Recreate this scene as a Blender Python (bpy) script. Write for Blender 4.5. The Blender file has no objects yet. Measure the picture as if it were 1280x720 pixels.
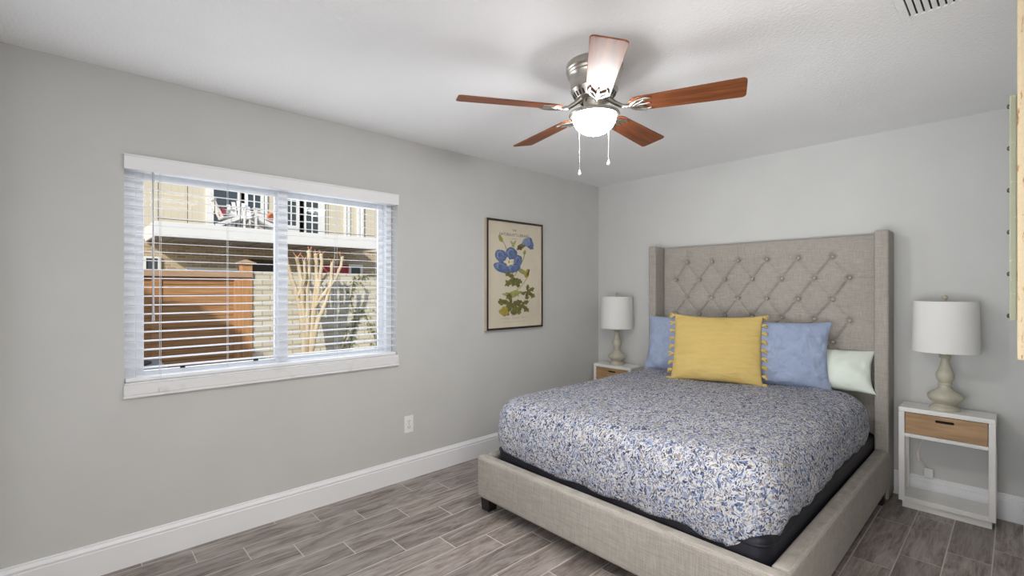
import bpy, bmesh, math, random
import numpy as np
from mathutils import Vector, Matrix, noise
random.seed(7)
PI = math.pi
R = math.radians
SC = bpy.context.scene
COL = SC.collection

# ------------------------------------------------------------------ camera, world, lights, exposure
cam_d = bpy.data.cameras.new('camera')
cam = bpy.data.objects.new('camera', cam_d); COL.objects.link(cam)
cam.location = (3.008, -4.057, 1.37)
cam.rotation_euler = (R(90), 0, math.atan2(632.0, 591.0))
cam_d.sensor_width = 36.0
cam_d.lens = 36.0 * 591.0 / 1280.0
cam_d.shift_y = 1.0 / 1280.0
cam_d.clip_start = 0.01
SC.camera = cam
SC.view_settings.view_transform = 'Standard'
SC.view_settings.look = 'None'
SC.view_settings.gamma = 1.0
SC.view_settings.use_curve_mapping = False
SC.view_settings.exposure = -0.10
SC.cycles.max_bounces = 10
SC.cycles.diffuse_bounces = 6
SC.cycles.transparent_max_bounces = 12

world = bpy.data.worlds.new('world'); SC.world = world
world.use_nodes = True
wn = world.node_tree.nodes; wl = world.node_tree.links
bg = wn['Background']
sky = wn.new('ShaderNodeTexSky'); sky.sky_type = 'NISHITA'; sky.sun_disc = False
sky.sun_elevation = R(30); sky.sun_rotation = R(140); sky.air_density = 1.0; sky.dust_density = 1.5
wl.new(sky.outputs[0], bg.inputs[0]); bg.inputs[1].default_value = 0.16

sun_d = bpy.data.lights.new('sun', 'SUN'); sun_d.energy = 3.7; sun_d.angle = R(0.6); sun_d.color = (1, .95, .86)
sun = bpy.data.objects.new('sun', sun_d); COL.objects.link(sun)
SUN_DIR = Vector((-.55, .65, -.50))
sun.rotation_euler = SUN_DIR.to_track_quat('-Z', 'Y').to_euler()

def area(name, loc, rot, sx, sy, power, color=(1, 1, 1)):
    d = bpy.data.lights.new(name, 'AREA'); d.shape = 'RECTANGLE'; d.size = sx; d.size_y = sy
    d.energy = power; d.color = color
    o = bpy.data.objects.new(name, d); COL.objects.link(o); o.location = loc; o.rotation_euler = rot
    return o
# two added fill lamps, behind the camera and in the hall, sources invented
area('rear_fill_lamp', (2.55, -4.27, 1.35), (R(101), 0, R(4)), 3.2, 1.7, 40, (.96, .98, 1)).data.spread = R(82)
area('hall_fill_lamp', (3.75, -3.5, 2.42), (0, 0, 0), 1.2, 1.2, 60, (1, .98, .95))
area('side_window_daylight', (-.5, -3.11, 1.50), (0, R(-90), 0), 1.1, 1.7, 17, (.9, .95, 1))
area('window_daylight_fill', (.03, -3.11, 1.42), (0, R(-95), 0), .85, 1.4, 8.5, (.93, .97, 1))  # second window lamp, added on the room side to lift the left ceiling
FAN_GLOW = 120.0

# ------------------------------------------------------------------ helpers
def thing(name, label, cat, loc=(0, 0, 0), rz=0, group=None):
    o = bpy.data.objects.new(name, None); COL.objects.link(o)
    o.location = loc; o.rotation_euler = (0, 0, rz); o.empty_display_size = .05
    o['label'] = label; o['category'] = cat
    if group: o['group'] = group
    return o

def tag(o, label, cat, group=None):
    o['label'] = label; o['category'] = cat
    if group: o['group'] = group
    return o

def root_loc(o):
    v = Vector((0, 0, 0))
    while o is not None:
        v += o.location; o = o.parent
    return v

class MB:
    """collects shapes into one mesh"""
    def __init__(s):
        s.bm = bmesh.new(); s.mi = 0
    def _f(s, vs):
        try:
            f = s.bm.faces.new(vs); f.material_index = s.mi; return f
        except ValueError:
            return None
    def box(s, x0, x1, y0, y1, z0, z1):
        v = [s.bm.verts.new((x, y, z)) for x in (x0, x1) for y in (y0, y1) for z in (z0, z1)]
        for q in ((0, 1, 3, 2), (4, 6, 7, 5), (0, 4, 5, 1), (2, 3, 7, 6), (0, 2, 6, 4), (1, 5, 7, 3)):
            s._f([v[i] for i in q])
        return s
    def obox(s, c, ax, ay, az, hx, hy, hz):
        c = Vector(c); ax = Vector(ax).normalized(); ay = Vector(ay).normalized(); az = Vector(az).normalized()
        v = [s.bm.verts.new(c + ax * i * hx + ay * j * hy + az * k * hz) for i in (-1, 1) for j in (-1, 1) for k in (-1, 1)]
        for q in ((0, 1, 3, 2), (4, 6, 7, 5), (0, 4, 5, 1), (2, 3, 7, 6), (0, 2, 6, 4), (1, 5, 7, 3)):
            s._f([v[i] for i in q])
        return s
    def bar(s, p, q, w, h, up=(0, 0, 1)):
        p = Vector(p); q = Vector(q); d = (q - p); L = d.length; d.normalize()
        u = Vector(up)
        if abs(d.dot(u)) > .95: u = Vector((0, 1, 0))
        a = d.cross(u).normalized(); b = a.cross(d).normalized()
        return s.obox((p + q) / 2, d, a, b, L / 2, w / 2, h / 2)
    def lathe(s, prof, c=(0, 0, 0), n=32):
        rings = []
        for r, z in prof:
            if r < 1e-6:
                rings.append([s.bm.verts.new((c[0], c[1], c[2] + z))])
            else:
                rings.append([s.bm.verts.new((c[0] + r * math.cos(2 * PI * i / n), c[1] + r * math.sin(2 * PI * i / n), c[2] + z)) for i in range(n)])
        for a, b in zip(rings, rings[1:]):
            for i in range(n):
                j = (i + 1) % n
                if len(a) == 1 and len(b) == 1: continue
                if len(a) == 1: s._f([a[0], b[j], b[i]])
                elif len(b) == 1: s._f([a[i], a[j], b[0]])
                else: s._f([a[i], a[j], b[j], b[i]])
        return s
    def tube(s, pts, rad, n=8, cap=True):
        pts = [Vector(p) for p in pts]
        if not isinstance(rad, (list, tuple)): rad = [rad] * len(pts)
        rings = []; prev = None
        for k, p in enumerate(pts):
            d = (pts[min(k + 1, len(pts) - 1)] - pts[max(k - 1, 0)]).normalized()
            if prev is None:
                u = Vector((0, 0, 1)) if abs(d.z) < .9 else Vector((1, 0, 0))
                a = d.cross(u).normalized()
            else:
                a = (prev - d * prev.dot(d)).normalized()
            b = d.cross(a); prev = a
            rings.append([s.bm.verts.new(p + (a * math.cos(2 * PI * i / n) + b * math.sin(2 * PI * i / n)) * rad[k]) for i in range(n)])
        for a, b in zip(rings, rings[1:]):
            for i in range(n):
                j = (i + 1) % n
                s._f([a[i], a[j], b[j], b[i]])
        if cap:
            s._f(list(reversed(rings[0]))); s._f(rings[-1])
        return s
    def sphere(s, c, r, n=12, m=8, sc=(1, 1, 1)):
        return s._ell(c, (r * sc[0], r * sc[1], r * sc[2]), n, m)
    def _ell(s, c, r, n, m):
        rings = []
        for k in range(m + 1):
            t = PI * k / m
            if k in (0, m): rings.append([s.bm.verts.new((c[0], c[1], c[2] - r[2] * math.cos(t)))])
            else: rings.append([s.bm.verts.new((c[0] + r[0] * math.sin(t) * math.cos(2 * PI * i / n), c[1] + r[1] * math.sin(t) * math.sin(2 * PI * i / n), c[2] - r[2] * math.cos(t))) for i in range(n)])
        for a, b in zip(rings, rings[1:]):
            for i in range(n):
                j = (i + 1) % n
                if len(a) == 1: s._f([a[0], b[j], b[i]])
                elif len(b) == 1: s._f([a[i], a[j], b[0]])
                else: s._f([a[i], a[j], b[j], b[i]])
        return s
    def prism(s, poly, fa, fb):
        """poly: 2-D points; fa / fb map a 2-D point to the 3-D front and back"""
        a = [s.bm.verts.new(fa(*p)) for p in poly]; b = [s.bm.verts.new(fb(*p)) for p in poly]
        s._f(a); s._f(list(reversed(b)))
        n = len(poly)
        for i in range(n):
            j = (i + 1) % n
            s._f([a[j], a[i], b[i], b[j]])
        return s
    def poly(s, pts):
        s._f([s.bm.verts.new(p) for p in pts]); return s
    def grid(s, fn, nu, nv, wrap=False):
        g = [[s.bm.verts.new(fn(i / nu, j / nv)) for j in range(nv + 1)] for i in range(nu + 1)]
        for i in range(nu):
            for j in range(nv):
                s._f([g[i][j], g[i + 1][j], g[i + 1][j + 1], g[i][j + 1]])
        return g
    def build(s, name, mats, parent=None, world=False, smooth=None, bevel=0, seg=2, weld=False):
        if weld: bmesh.ops.remove_doubles(s.bm, verts=s.bm.verts, dist=1e-5)
        bmesh.ops.recalc_face_normals(s.bm, faces=s.bm.faces)
        if world and parent is not None:
            bmesh.ops.translate(s.bm, vec=-root_loc(parent), verts=s.bm.verts)
        me = bpy.data.meshes.new(name); s.bm.to_mesh(me); s.bm.free()
        if not isinstance(mats, (list, tuple)): mats = [mats]
        for m in mats: me.materials.append(m)
        if smooth is not None:
            for p in me.polygons: p.use_smooth = True
            me.set_sharp_from_angle(angle=R(smooth))
        o = bpy.data.objects.new(name, me); COL.objects.link(o)
        if parent is not None: o.parent = parent
        if bevel:
            b = o.modifiers.new('bevel', 'BEVEL'); b.width = bevel; b.segments = seg; b.limit_method = 'ANGLE'; b.angle_limit = R(40)
            b.harden_normals = False
        return o

def struct(o):
    o['kind'] = 'structure'; return o

def copy_tree(o, parent=None):
    c = o.copy(); COL.objects.link(c)
    if parent is not None: c.parent = parent
    for ch in list(o.children): copy_tree(ch, c)
    return c

# ------------------------------------------------------------------ materials
def lin(c):
    return tuple((x / 255 / 12.92) if x / 255 <= .04045 else ((x / 255 + .055) / 1.055) ** 2.4 for x in c)

class NT:
    def __init__(s, m):
        s.t = m.node_tree; s.n = s.t.nodes; s.l = s.t.links
        s.bsdf = s.n['Principled BSDF']; s.out = s.n['Material Output']
    def node(s, typ, **kw):
        nd = s.n.new(typ)
        for k, v in kw.items():
            if k.startswith('i_'):
                key = k[2:]; nd.inputs[int(key) if key.isdigit() else key].default_value = v
            else: setattr(nd, k, v)
        return nd
    def link(s, a, b): s.l.new(a, b)
    def math(s, op, a, b=None, c=None):
        nd = s.n.new('ShaderNodeMath'); nd.operation = op
        for i, x in enumerate((a, b, c)):
            if x is None: continue
            if isinstance(x, (int, float)): nd.inputs[i].default_value = x
            else: s.l.new(x, nd.inputs[i])
        return nd.outputs[0]
    def mix(s, fac, a, b, blend='MIX'):
        nd = s.n.new('ShaderNodeMix'); nd.data_type = 'RGBA'; nd.blend_type = blend
        for i, x in ((0, fac), (6, a), (7, b)):
            if isinstance(x, (int, float)): nd.inputs[i].default_value = x
            elif isinstance(x, (tuple, list)): nd.inputs[i].default_value = tuple(x)[:3] + (1,)
            else: s.l.new(x, nd.inputs[i])
        return nd.outputs[2]
    def ramp(s, fac, stops, interp='LINEAR'):
        nd = s.n.new('ShaderNodeValToRGB'); cr = nd.color_ramp; cr.interpolation = interp
        while len(cr.elements) < len(stops): cr.elements.new(.5)
        for e, (p, c) in zip(cr.elements, stops):
            e.position = p; e.color = tuple(c)[:3] + (1,) if isinstance(c, (tuple, list)) else (c, c, c, 1)
        s.l.new(fac, nd.inputs[0]); return nd.outputs[0]
    def coords(s, scale=(1, 1, 1), kind='Object', loc=(0, 0, 0), rot=(0, 0, 0)):
        tc = s.n.new('ShaderNodeTexCoord'); mp = s.n.new('ShaderNodeMapping')
        mp.inputs['Scale'].default_value = scale; mp.inputs['Location'].default_value = loc; mp.inputs['Rotation'].default_value = rot
        s.l.new(tc.outputs[kind], mp.inputs[0]); return mp.outputs[0]
    def noise(s, vec, scale, detail=3, rough=.5, dist=0):
        nd = s.n.new('ShaderNodeTexNoise'); nd.inputs['Scale'].default_value = scale; nd.inputs['Detail'].default_value = detail
        nd.inputs['Roughness'].default_value = rough; nd.inputs['Distortion'].default_value = dist
        s.l.new(vec, nd.inputs['Vector']); return nd.outputs[0]
    def bump(s, h, strength=.2, dist=.01):
        nd = s.n.new('ShaderNodeBump'); nd.inputs['Strength'].default_value = strength; nd.inputs['Distance'].default_value = dist
        s.l.new(h, nd.inputs['Height']); s.l.new(nd.outputs[0], s.bsdf.inputs['Normal'])
    def color(s, c): s.l.new(c, s.bsdf.inputs['Base Color'])

def mat(name, rgb, rough=.5, metal=0, srgb=True, coat=0, spec=.5, **kw):
    m = bpy.data.materials.new(name); m.use_nodes = True
    b = m.node_tree.nodes['Principled BSDF']
    c = lin(rgb) if srgb else rgb
    b.inputs['Base Color'].default_value = tuple(c) + (1,)
    b.inputs['Roughness'].default_value = rough; b.inputs['Metallic'].default_value = metal
    b.inputs['Coat Weight'].default_value = coat
    b.inputs['Specular IOR Level'].default_value = spec
    return m

def mottled(name, a, b, scale, rough=.6, bump=0, bscale=None, stretch=(1, 1, 1), lo=.35, hi=.65, bdist=.004, metal=0, coat=0, spec=.5):
    m = mat(name, a, rough, metal, coat=coat, spec=spec); t = NT(m)
    v = t.coords(stretch)
    t.color(t.ramp(t.noise(v, scale, 4), [(lo, lin(a)), (hi, lin(b))]))
    if bump: t.bump(t.noise(v, bscale or scale, 4), bump, bdist)
    return m

M = {}
M['wall'] = mottled('wall_paint', (203, 203, 201), (200, 200, 198), 3, .75, .12, 220, bdist=.002, spec=.3)
M['ceiling'] = mottled('ceiling_paint', (242, 242, 243), (239, 239, 240), 2, .85, .55, 75, bdist=.006, spec=.2)
M['white_trim'] = mat('white_trim_paint', (236, 236, 238), .35)
M['white_paint'] = mottled('white_lacquer', (236, 234, 230), (228, 226, 222), 6, .4)
M['vinyl'] = mat('white_window_vinyl', (245, 248, 252), .35)
M['marble'] = mottled('white_marble_sill', (230, 230, 231), (200, 200, 200), 9, .35, lo=.55, hi=.85)
M['slat'] = mat('blind_slat_white', (236, 236, 238), .45)
def translucent(m, fac, rgb):
    t = NT(m); tr = t.node('ShaderNodeBsdfTranslucent'); tr.inputs[0].default_value = lin(rgb) + (1,)
    mx = t.node('ShaderNodeMixShader'); mx.inputs[0].default_value = fac
    t.link(t.bsdf.outputs[0], mx.inputs[1]); t.link(tr.outputs[0], mx.inputs[2]); t.link(mx.outputs[0], t.out.inputs[0])
M['thin_slat'] = mat('thin_translucent_slat', (248, 248, 250), .45); translucent(M['thin_slat'], .42, (240, 240, 244))
M['cord'] = mat('white_cord', (225, 225, 225), .6)
M['nickel'] = mottled('brushed_nickel', (196, 192, 184), (172, 167, 158), 40, .3, stretch=(1, 1, 14), metal=1)
M['dark_gap'] = mat('dark_gap', (30, 29, 28), .8)
M['black'] = mottled('black_wood', (24, 22, 21), (36, 33, 31), 8, .45, stretch=(1, 1, 6))
M['shade'] = mat('white_lamp_shade_linen', (226, 225, 222), .9)
M['lamp_base'] = mottled('sage_distressed_ceramic', (188, 183, 166), (170, 166, 148), 14, .5, .15, 60, lo=.4, hi=.7)
M['oak'] = mottled('oak_drawer_front', (184, 150, 110), (160, 126, 88), 5, .5, .1, 30, stretch=(1.2, 8, 12))
M['steel'] = mat('dark_steel', (90, 88, 84), .35, 1)

def linen(name, a, b, rough=.9):
    m = mat(name, a, rough, spec=.2); t = NT(m)
    n1 = t.noise(t.coords((14, 14, 420)), 1, 3, .6); n2 = t.noise(t.coords((420, 420, 14)), 1, 3, .6)
    n3 = t.noise(t.coords((3, 3, 3)), 1, 2)
    s = t.math('ADD', t.math('MULTIPLY', n1, .45), t.math('MULTIPLY', n2, .45))
    s = t.math('ADD', s, t.math('MULTIPLY', n3, .1))
    t.color(t.ramp(s, [(.36, lin(a)), (.64, lin(b))]))
    t.bump(s, .25, .002)
    return m
M['linen'] = linen('beige_grey_linen', (140, 134, 126), (177, 171, 163))

def floor_mat():
    m = mat('wood_look_tile', (128, 118, 112), .42); t = NT(m)
    tc = t.node('ShaderNodeTexCoord'); sp = t.node('ShaderNodeSeparateXYZ'); t.link(tc.outputs['Object'], sp.inputs[0])
    x, y = sp.outputs[0], sp.outputs[1]
    # row number across the planks
    k = t.math('MULTIPLY', t.math('SUBTRACT', x, .053), t.math('ADD', t.math('MULTIPLY', t.math('SUBTRACT', x, .98), -.1022), 6.472))
    row = t.math('FLOOR', k); fr = t.math('SUBTRACT', k, row)
    yy = t.math('DIVIDE', t.math('SUBTRACT', t.math('ADD', y, 3.796 - .205), t.math('MULTIPLY', row, .205)), .615)
    colm = t.math('FLOOR', yy); fy = t.math('SUBTRACT', yy, colm)
    dx = t.math('MULTIPLY', t.math('MINIMUM', fr, t.math('SUBTRACT', 1, fr)), .16)
    dy = t.math('MULTIPLY', t.math('MINIMUM', fy, t.math('SUBTRACT', 1, fy)), .615)
    d = t.math('MINIMUM', dx, dy)
    grout = t.ramp(d, [(.0014, 1.0), (.0026, 0.0)])
    cv = t.node('ShaderNodeCombineXYZ'); t.link(row, cv.inputs[0]); t.link(colm, cv.inputs[1])
    wn_ = t.node('ShaderNodeTexWhiteNoise'); wn_.noise_dimensions = '3D'; t.link(cv.outputs[0], wn_.inputs[0])
    # grain, shifted per plank
    gv = t.node('ShaderNodeCombineXYZ')
    t.link(t.math('ADD', t.math('MULTIPLY', x, 9), t.math('MULTIPLY', wn_.outputs[0], 37)), gv.inputs[0])
    t.link(t.math('ADD', t.math('MULTIPLY', y, 1.9), t.math('MULTIPLY', row, 3.7)), gv.inputs[1])
    g1 = t.noise(gv.outputs[0], 1.3, 6, .62, 1.6)
    gv2 = t.node('ShaderNodeVectorMath', operation='MULTIPLY'); t.link(gv.outputs[0], gv2.inputs[0]); gv2.inputs[1].default_value = (4.5, 1.6, 1)
    g2 = t.noise(gv2.outputs[0], 2.2, 5, .65, 1.0)
    g = t.math('ADD', t.math('MULTIPLY', g1, .6), t.math('MULTIPLY', g2, .4))
    base = t.ramp(g, [(.33, lin((84, 74, 69))), (.43, lin((126, 115, 109))), (.53, lin((154, 145, 139))), (.66, lin((176, 168, 163)))])
    tone = t.ramp(wn_.outputs[0], [(0, (.80, .79, .79)), (1, (1.10, 1.09, 1.08))])
    base = t.mix(1.0, base, tone, 'MULTIPLY')
    t.color(t.mix(grout, base, lin((206, 201, 196))))
    t.link(t.ramp(grout, [(0, .4), (1, .8)]), t.bsdf.inputs['Roughness'])
    h = t.math('ADD', t.math('MULTIPLY', grout, -1), t.math('MULTIPLY', g2, .25))
    t.bump(h, .25, .003)
    return m
M['floor'] = floor_mat()

def duvet_mat():
    m = mat('blue_taupe_leaf_print', (200, 200, 205), .85, spec=.25); t = NT(m)
    base = t.coords((1, 1, 1))
    nz = t.node('ShaderNodeTexNoise'); nz.inputs['Scale'].default_value = 16; nz.inputs['Detail'].default_value = 3; t.link(base, nz.inputs['Vector'])
    sub = t.node('ShaderNodeVectorMath', operation='SUBTRACT'); t.link(nz.outputs['Color'], sub.inputs[0]); sub.inputs[1].default_value = (.5, .5, .5)
    scl = t.node('ShaderNodeVectorMath', operation='SCALE'); t.link(sub.outputs[0], scl.inputs[0]); scl.inputs['Scale'].default_value = .085
    add = t.node('ShaderNodeVectorMath', operation='ADD'); t.link(base, add.inputs[0]); t.link(scl.outputs[0], add.inputs[1])
    def layer(rot, stretch, thr, off):
        mp = t.node('ShaderNodeMapping'); t.link(add.outputs[0], mp.inputs[0])
        mp.inputs['Rotation'].default_value = rot; mp.inputs['Scale'].default_value = stretch; mp.inputs['Location'].default_value = off
        v = t.node('ShaderNodeTexVoronoi'); v.feature = 'F1'; v.inputs['Scale'].default_value = 1; v.inputs['Randomness'].default_value = .95
        t.link(mp.outputs[0], v.inputs['Vector'])
        mask = t.ramp(v.outputs['Distance'], [(thr - .03, 1.0), (thr + .03, 0.0)])
        s = t.node('ShaderNodeSeparateXYZ'); t.link(v.outputs['Color'], s.inputs[0])
        return mask, s.outputs[0]
    col = lin((184, 183, 186))
    pal1 = [(0, lin((84, 96, 126))), (.26, lin((122, 134, 162))), (.46, lin((134, 126, 120))), (.66, lin((58, 64, 86))), (.84, lin((172, 168, 166)))]
    pal2 = [(0, lin((140, 132, 124))), (.28, lin((94, 108, 138))), (.50, lin((56, 62, 82))), (.74, lin((142, 154, 182))), (.9, lin((112, 108, 104)))]
    m1, r1 = layer((.5, .3, .6), (92, 42, 72), .43, (0, 0, 0))
    m2, r2 = layer((1.1, -.5, -1.0), (112, 50, 84), .43, (3.3, 1.7, 5.1))
    m3, r3 = layer((.2, .9, 2.2), (165, 66, 120), .40, (9.1, 4.2, 2.6))
    c = t.mix(m3, col, t.ramp(r3, pal2, 'CONSTANT'))
    c = t.mix(m2, c, t.ramp(r2, pal2, 'CONSTANT'))
    c = t.mix(m1, c, t.ramp(r1, pal1, 'CONSTANT'))
    t.color(c)
    t.bump(t.noise(base, 9, 3), .18, .02)
    return m
M['duvet'] = duvet_mat()

def cloth(name, a, b, weave=300, wr=10, strength=.3, rough=.85, stretch=(1, 1, 1)):
    m = mat(name, a, rough, spec=.25); t = NT(m); v = t.coords(stretch)
    n = t.noise(v, wr, 5, .6, .8); w = t.noise(t.coords((1, 1, 1)), weave, 2)
    t.color(t.ramp(t.math('ADD', t.math('MULTIPLY', n, .7), t.math('MULTIPLY', w, .3)), [(.35, lin(a)), (.65, lin(b))]))
    t.bump(t.math('ADD', n, t.math('MULTIPLY', w, .12)), strength, .02)
    return m
M['yellow'] = cloth('mustard_gauze', (190, 164, 98), (200, 174, 112), 260, 7, .35, stretch=(1, 1, 5))
M['blue'] = cloth('washed_blue_cotton', (142, 155, 182), (160, 172, 196), 300, 11, .9)
M['mint'] = cloth('pale_mint_sheet', (214, 222, 210), (226, 232, 222), 300, 6, .2, .6)
M['boxspring'] = cloth('black_box_spring_cloth', (20, 20, 26), (30, 30, 38), 200, 6, .15, .45)
M['mattress'] = cloth('dark_mattress_side', (62, 56, 52), (78, 70, 66), 200, 6, .15)

def blade_mat():
    m = mat('walnut_fan_blade', (96, 56, 36), .5, coat=.0, spec=.4); t = NT(m)
    n = t.noise(t.coords((2.5, 45, 45)), 1, 5, .6, .6)
    t.color(t.ramp(n, [(.3, lin((86, 44, 22))), (.5, lin((118, 64, 32))), (.7, lin((144, 84, 44)))]))
    t.bsdf.inputs['Coat Roughness'].default_value = .28
    return m
M['blade'] = blade_mat()

def emit(name, rgb, strength):
    m = mat(name, (255, 255, 255), .4); b = m.node_tree.nodes['Principled BSDF']
    b.inputs['Emission Color'].default_value = tuple(rgb) + (1,); b.inputs['Emission Strength'].default_value = strength
    return m
M['bowl'] = emit('lit_frosted_glass', (1, .99, .98), FAN_GLOW)

def glass_mat():
    m = bpy.data.materials.new('window_glass'); m.use_nodes = True
    n = m.node_tree.nodes; l = m.node_tree.links; n.clear()
    o = n.new('ShaderNodeOutputMaterial'); mx = n.new('ShaderNodeMixShader'); tr = n.new('ShaderNodeBsdfTransparent'); gl = n.new('ShaderNodeBsdfGlossy')
    fr = n.new('ShaderNodeFresnel'); fr.inputs[0].default_value = 1.45; gl.inputs['Roughness'].default_value = .02
    tr.inputs[0].default_value = (.97, .98, .98, 1)
    ml = n.new('ShaderNodeMath'); ml.operation = 'MULTIPLY'; ml.inputs[1].default_value = .12; l.new(fr.outputs[0], ml.inputs[0]); l.new(ml.outputs[0], mx.inputs[0]); l.new(tr.outputs[0], mx.inputs[1]); l.new(gl.outputs[0], mx.inputs[2]); l.new(mx.outputs[0], o.inputs[0])
    return m
M['glass'] = glass_mat()
M['pane_dark'] = mat('dark_window_glass', (70, 78, 84), .12)

def brick_mat(name, c1, c2, mortar, bw=.21, bh=.075, dirt=None):
    m = mat(name, c1, .85, spec=.2); t = NT(m)
    tc = t.node('ShaderNodeTexCoord'); sp = t.node('ShaderNodeSeparateXYZ'); t.link(tc.outputs['Object'], sp.inputs[0])
    cv = t.node('ShaderNodeCombineXYZ'); t.link(t.math('ADD', sp.outputs[0], sp.outputs[1]), cv.inputs[0]); t.link(sp.outputs[2], cv.inputs[1])
    b = t.node('ShaderNodeTexBrick'); t.link(cv.outputs[0], b.inputs['Vector'])
    b.inputs['Color1'].default_value = lin(c1) + (1,); b.inputs['Color2'].default_value = lin(c2) + (1,); b.inputs['Mortar'].default_value = lin(mortar) + (1,)
    b.inputs['Scale'].default_value = 1; b.inputs['Brick Width'].default_value = bw; b.inputs['Row Height'].default_value = bh
    b.inputs['Mortar Size'].default_value = .008; b.inputs['Mortar Smooth'].default_value = .3
    c = b.outputs['Color']
    if dirt:
        n = t.noise(t.coords(), 2.2, 5, .65)
        c = t.mix(t.ramp(n, [(.5, 0.0), (.75, .7)]), c, lin(dirt))
    t.color(c)
    t.bump(t.math('ADD', t.math('MULTIPLY', b.outputs['Fac'], -1), t.math('MULTIPLY', t.noise(t.coords(), 25, 4), .6)), .5, .012)
    return m
M['white_brick'] = brick_mat('painted_brick', (232, 225, 206), (218, 209, 188), (186, 176, 154), dirt=(206, 196, 168))
M['tan_brick'] = brick_mat('tan_brick', (196, 178, 150), (168, 146, 118), (206, 198, 180))

def cedar_mat(name, a, b, vertical=False):
    m = mat(name, a, .7, spec=.25); t = NT(m)
    n = t.noise(t.coords((40, 40, 2) if vertical else (40, 2, 40)), 1, 5, .6, .7)
    t.color(t.ramp(n, [(.3, lin(a)), (.7, lin(b))])); t.bump(n, .2, .004)
    return m
M['cedar'] = cedar_mat('cedar_boards', (164, 114, 72), (206, 158, 110))
M['cedar_post'] = cedar_mat('cedar_post', (182, 130, 84), (216, 166, 116), True)
M['cedar_rail'] = cedar_mat('weathered_cedar_rail', (182, 148, 118), (206, 174, 144))
def siding_mat():
    m = mat('beige_vertical_siding', (222, 208, 180), .8, spec=.2); t = NT(m)
    tc = t.node('ShaderNodeTexCoord'); sp = t.node('ShaderNodeSeparateXYZ'); t.link(tc.outputs['Object'], sp.inputs[0])
    f = t.math('FRACT', t.math('MULTIPLY', t.math('ADD', sp.outputs[1], sp.outputs[0]), 6.5))
    g = t.ramp(f, [(.0, 0.0), (.06, 1.0)])
    t.color(t.mix(g, lin((190, 180, 160)), lin((216, 207, 188)))); t.bump(g, .4, .01)
    return m
M['siding'] = siding_mat()
M['out_white'] = mat('exterior_white_paint', (238, 238, 238), .5)
M['soffit'] = mat('balcony_soffit', (150, 148, 145), .8)
M['iron'] = mat('black_iron', (40, 40, 42), .5)
M['red_door'] = mat('red_door_paint', (186, 60, 66), .45)
M['bark'] = mottled('smooth_tan_bark', (226, 210, 180), (196, 174, 138), 12, .75, .25, 30, stretch=(1, 1, .3))
M['twig'] = mottled('reddish_cut_twig', (180, 124, 92), (202, 154, 120), 20, .8)
M['leaf'] = mottled('vine_leaf', (112, 122, 74), (150, 152, 104), 9, .6)
M['vine'] = mat('brown_vine_stem', (128, 110, 82), .8)
M['paving'] = mottled('courtyard_paving', (186, 178, 164), (160, 152, 140), 4, .9, .3, 40)
M['ac'] = mottled('beige_grey_sheet_metal', (192, 190, 180), (180, 178, 168), 3, .5)
M['asphalt'] = mottled('grey_concrete', (164, 162, 158), (142, 140, 136), 3, .9)
M['roof'] = mottled('roof_shingles', (110, 104, 98), (92, 86, 82), 8, .9)
M['garage'] = mat('dark_carport_interior', (66, 62, 58), .7)
M['cushion_red'] = mat('coral_outdoor_cushion', (226, 112, 118), .8)
M['cushion_orange'] = mat('orange_outdoor_cushion', (214, 132, 88), .8)

# ------------------------------------------------------------------ room shell
H = 2.44; XR = 3.049; YB = -4.29
HX = 4.9            # the hall to the right of the camera
HY = -2.6
struct(MB().box(-.02, HX, YB, .02, -.12, 0).build('floor', M['floor']))
struct(MB().box(-.2, HX + .1, YB - .1, .2, H, H + .15).build('ceiling', M['ceiling']))
WY0, WY1, WZ0, WZ1 = -3.862, -2.357, .835, 2.036
wl_ = MB()
wl_.box(-.18, 0, YB, WY0, 0, H); wl_.box(-.18, 0, WY1, .15, 0, H)
wl_.box(-.18, 0, WY0, WY1, 0, WZ0); wl_.box(-.18, 0, WY0, WY1, WZ1, H)
struct(wl_.build('wall_left', M['wall'], weld=True))
struct(MB().box(0, XR + .12, 0, .15, 0, H).build('wall_back', M['wall']))
struct(MB().box(XR, XR + .12, HY, 0, 0, H).build('wall_right', M['wall']))
struct(MB().box(-.18, HX + .1, YB - .12, YB, 0, H).build('wall_rear', M['wall']))
struct(MB().box(HX, HX + .12, YB, HY, 0, H).build('wall_hall_end', M['wall']))
struct(MB().box(XR + .12, HX + .12, HY, HY + .12, 0, H).build('wall_hall_side', M['wall']))

BB = [(0, 0), (.018, 0), (.018, .117), (.0135, .119), (.0135, .124), (.0165, .128), (.0165, .133), (.011, .143), (.007, .146), (.007, .151), (0, .155)]
def base(name, fa, fb):
    b = MB(); b.prism(BB, fa, fb); return struct(b.build(name, M['white_trim']))
base('baseboard_left', lambda d, z: (d, YB, z), lambda d, z: (d, 0, z))
base('baseboard_back', lambda d, z: (.017, -d, z), lambda d, z: (XR, -d, z))
base('baseboard_right', lambda d, z: (XR - d, -.017, z), lambda d, z: (XR - d, HY, z))
base('baseboard_rear', lambda d, z: (.017, YB + d, z), lambda d, z: (HX, YB + d, z))

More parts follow.
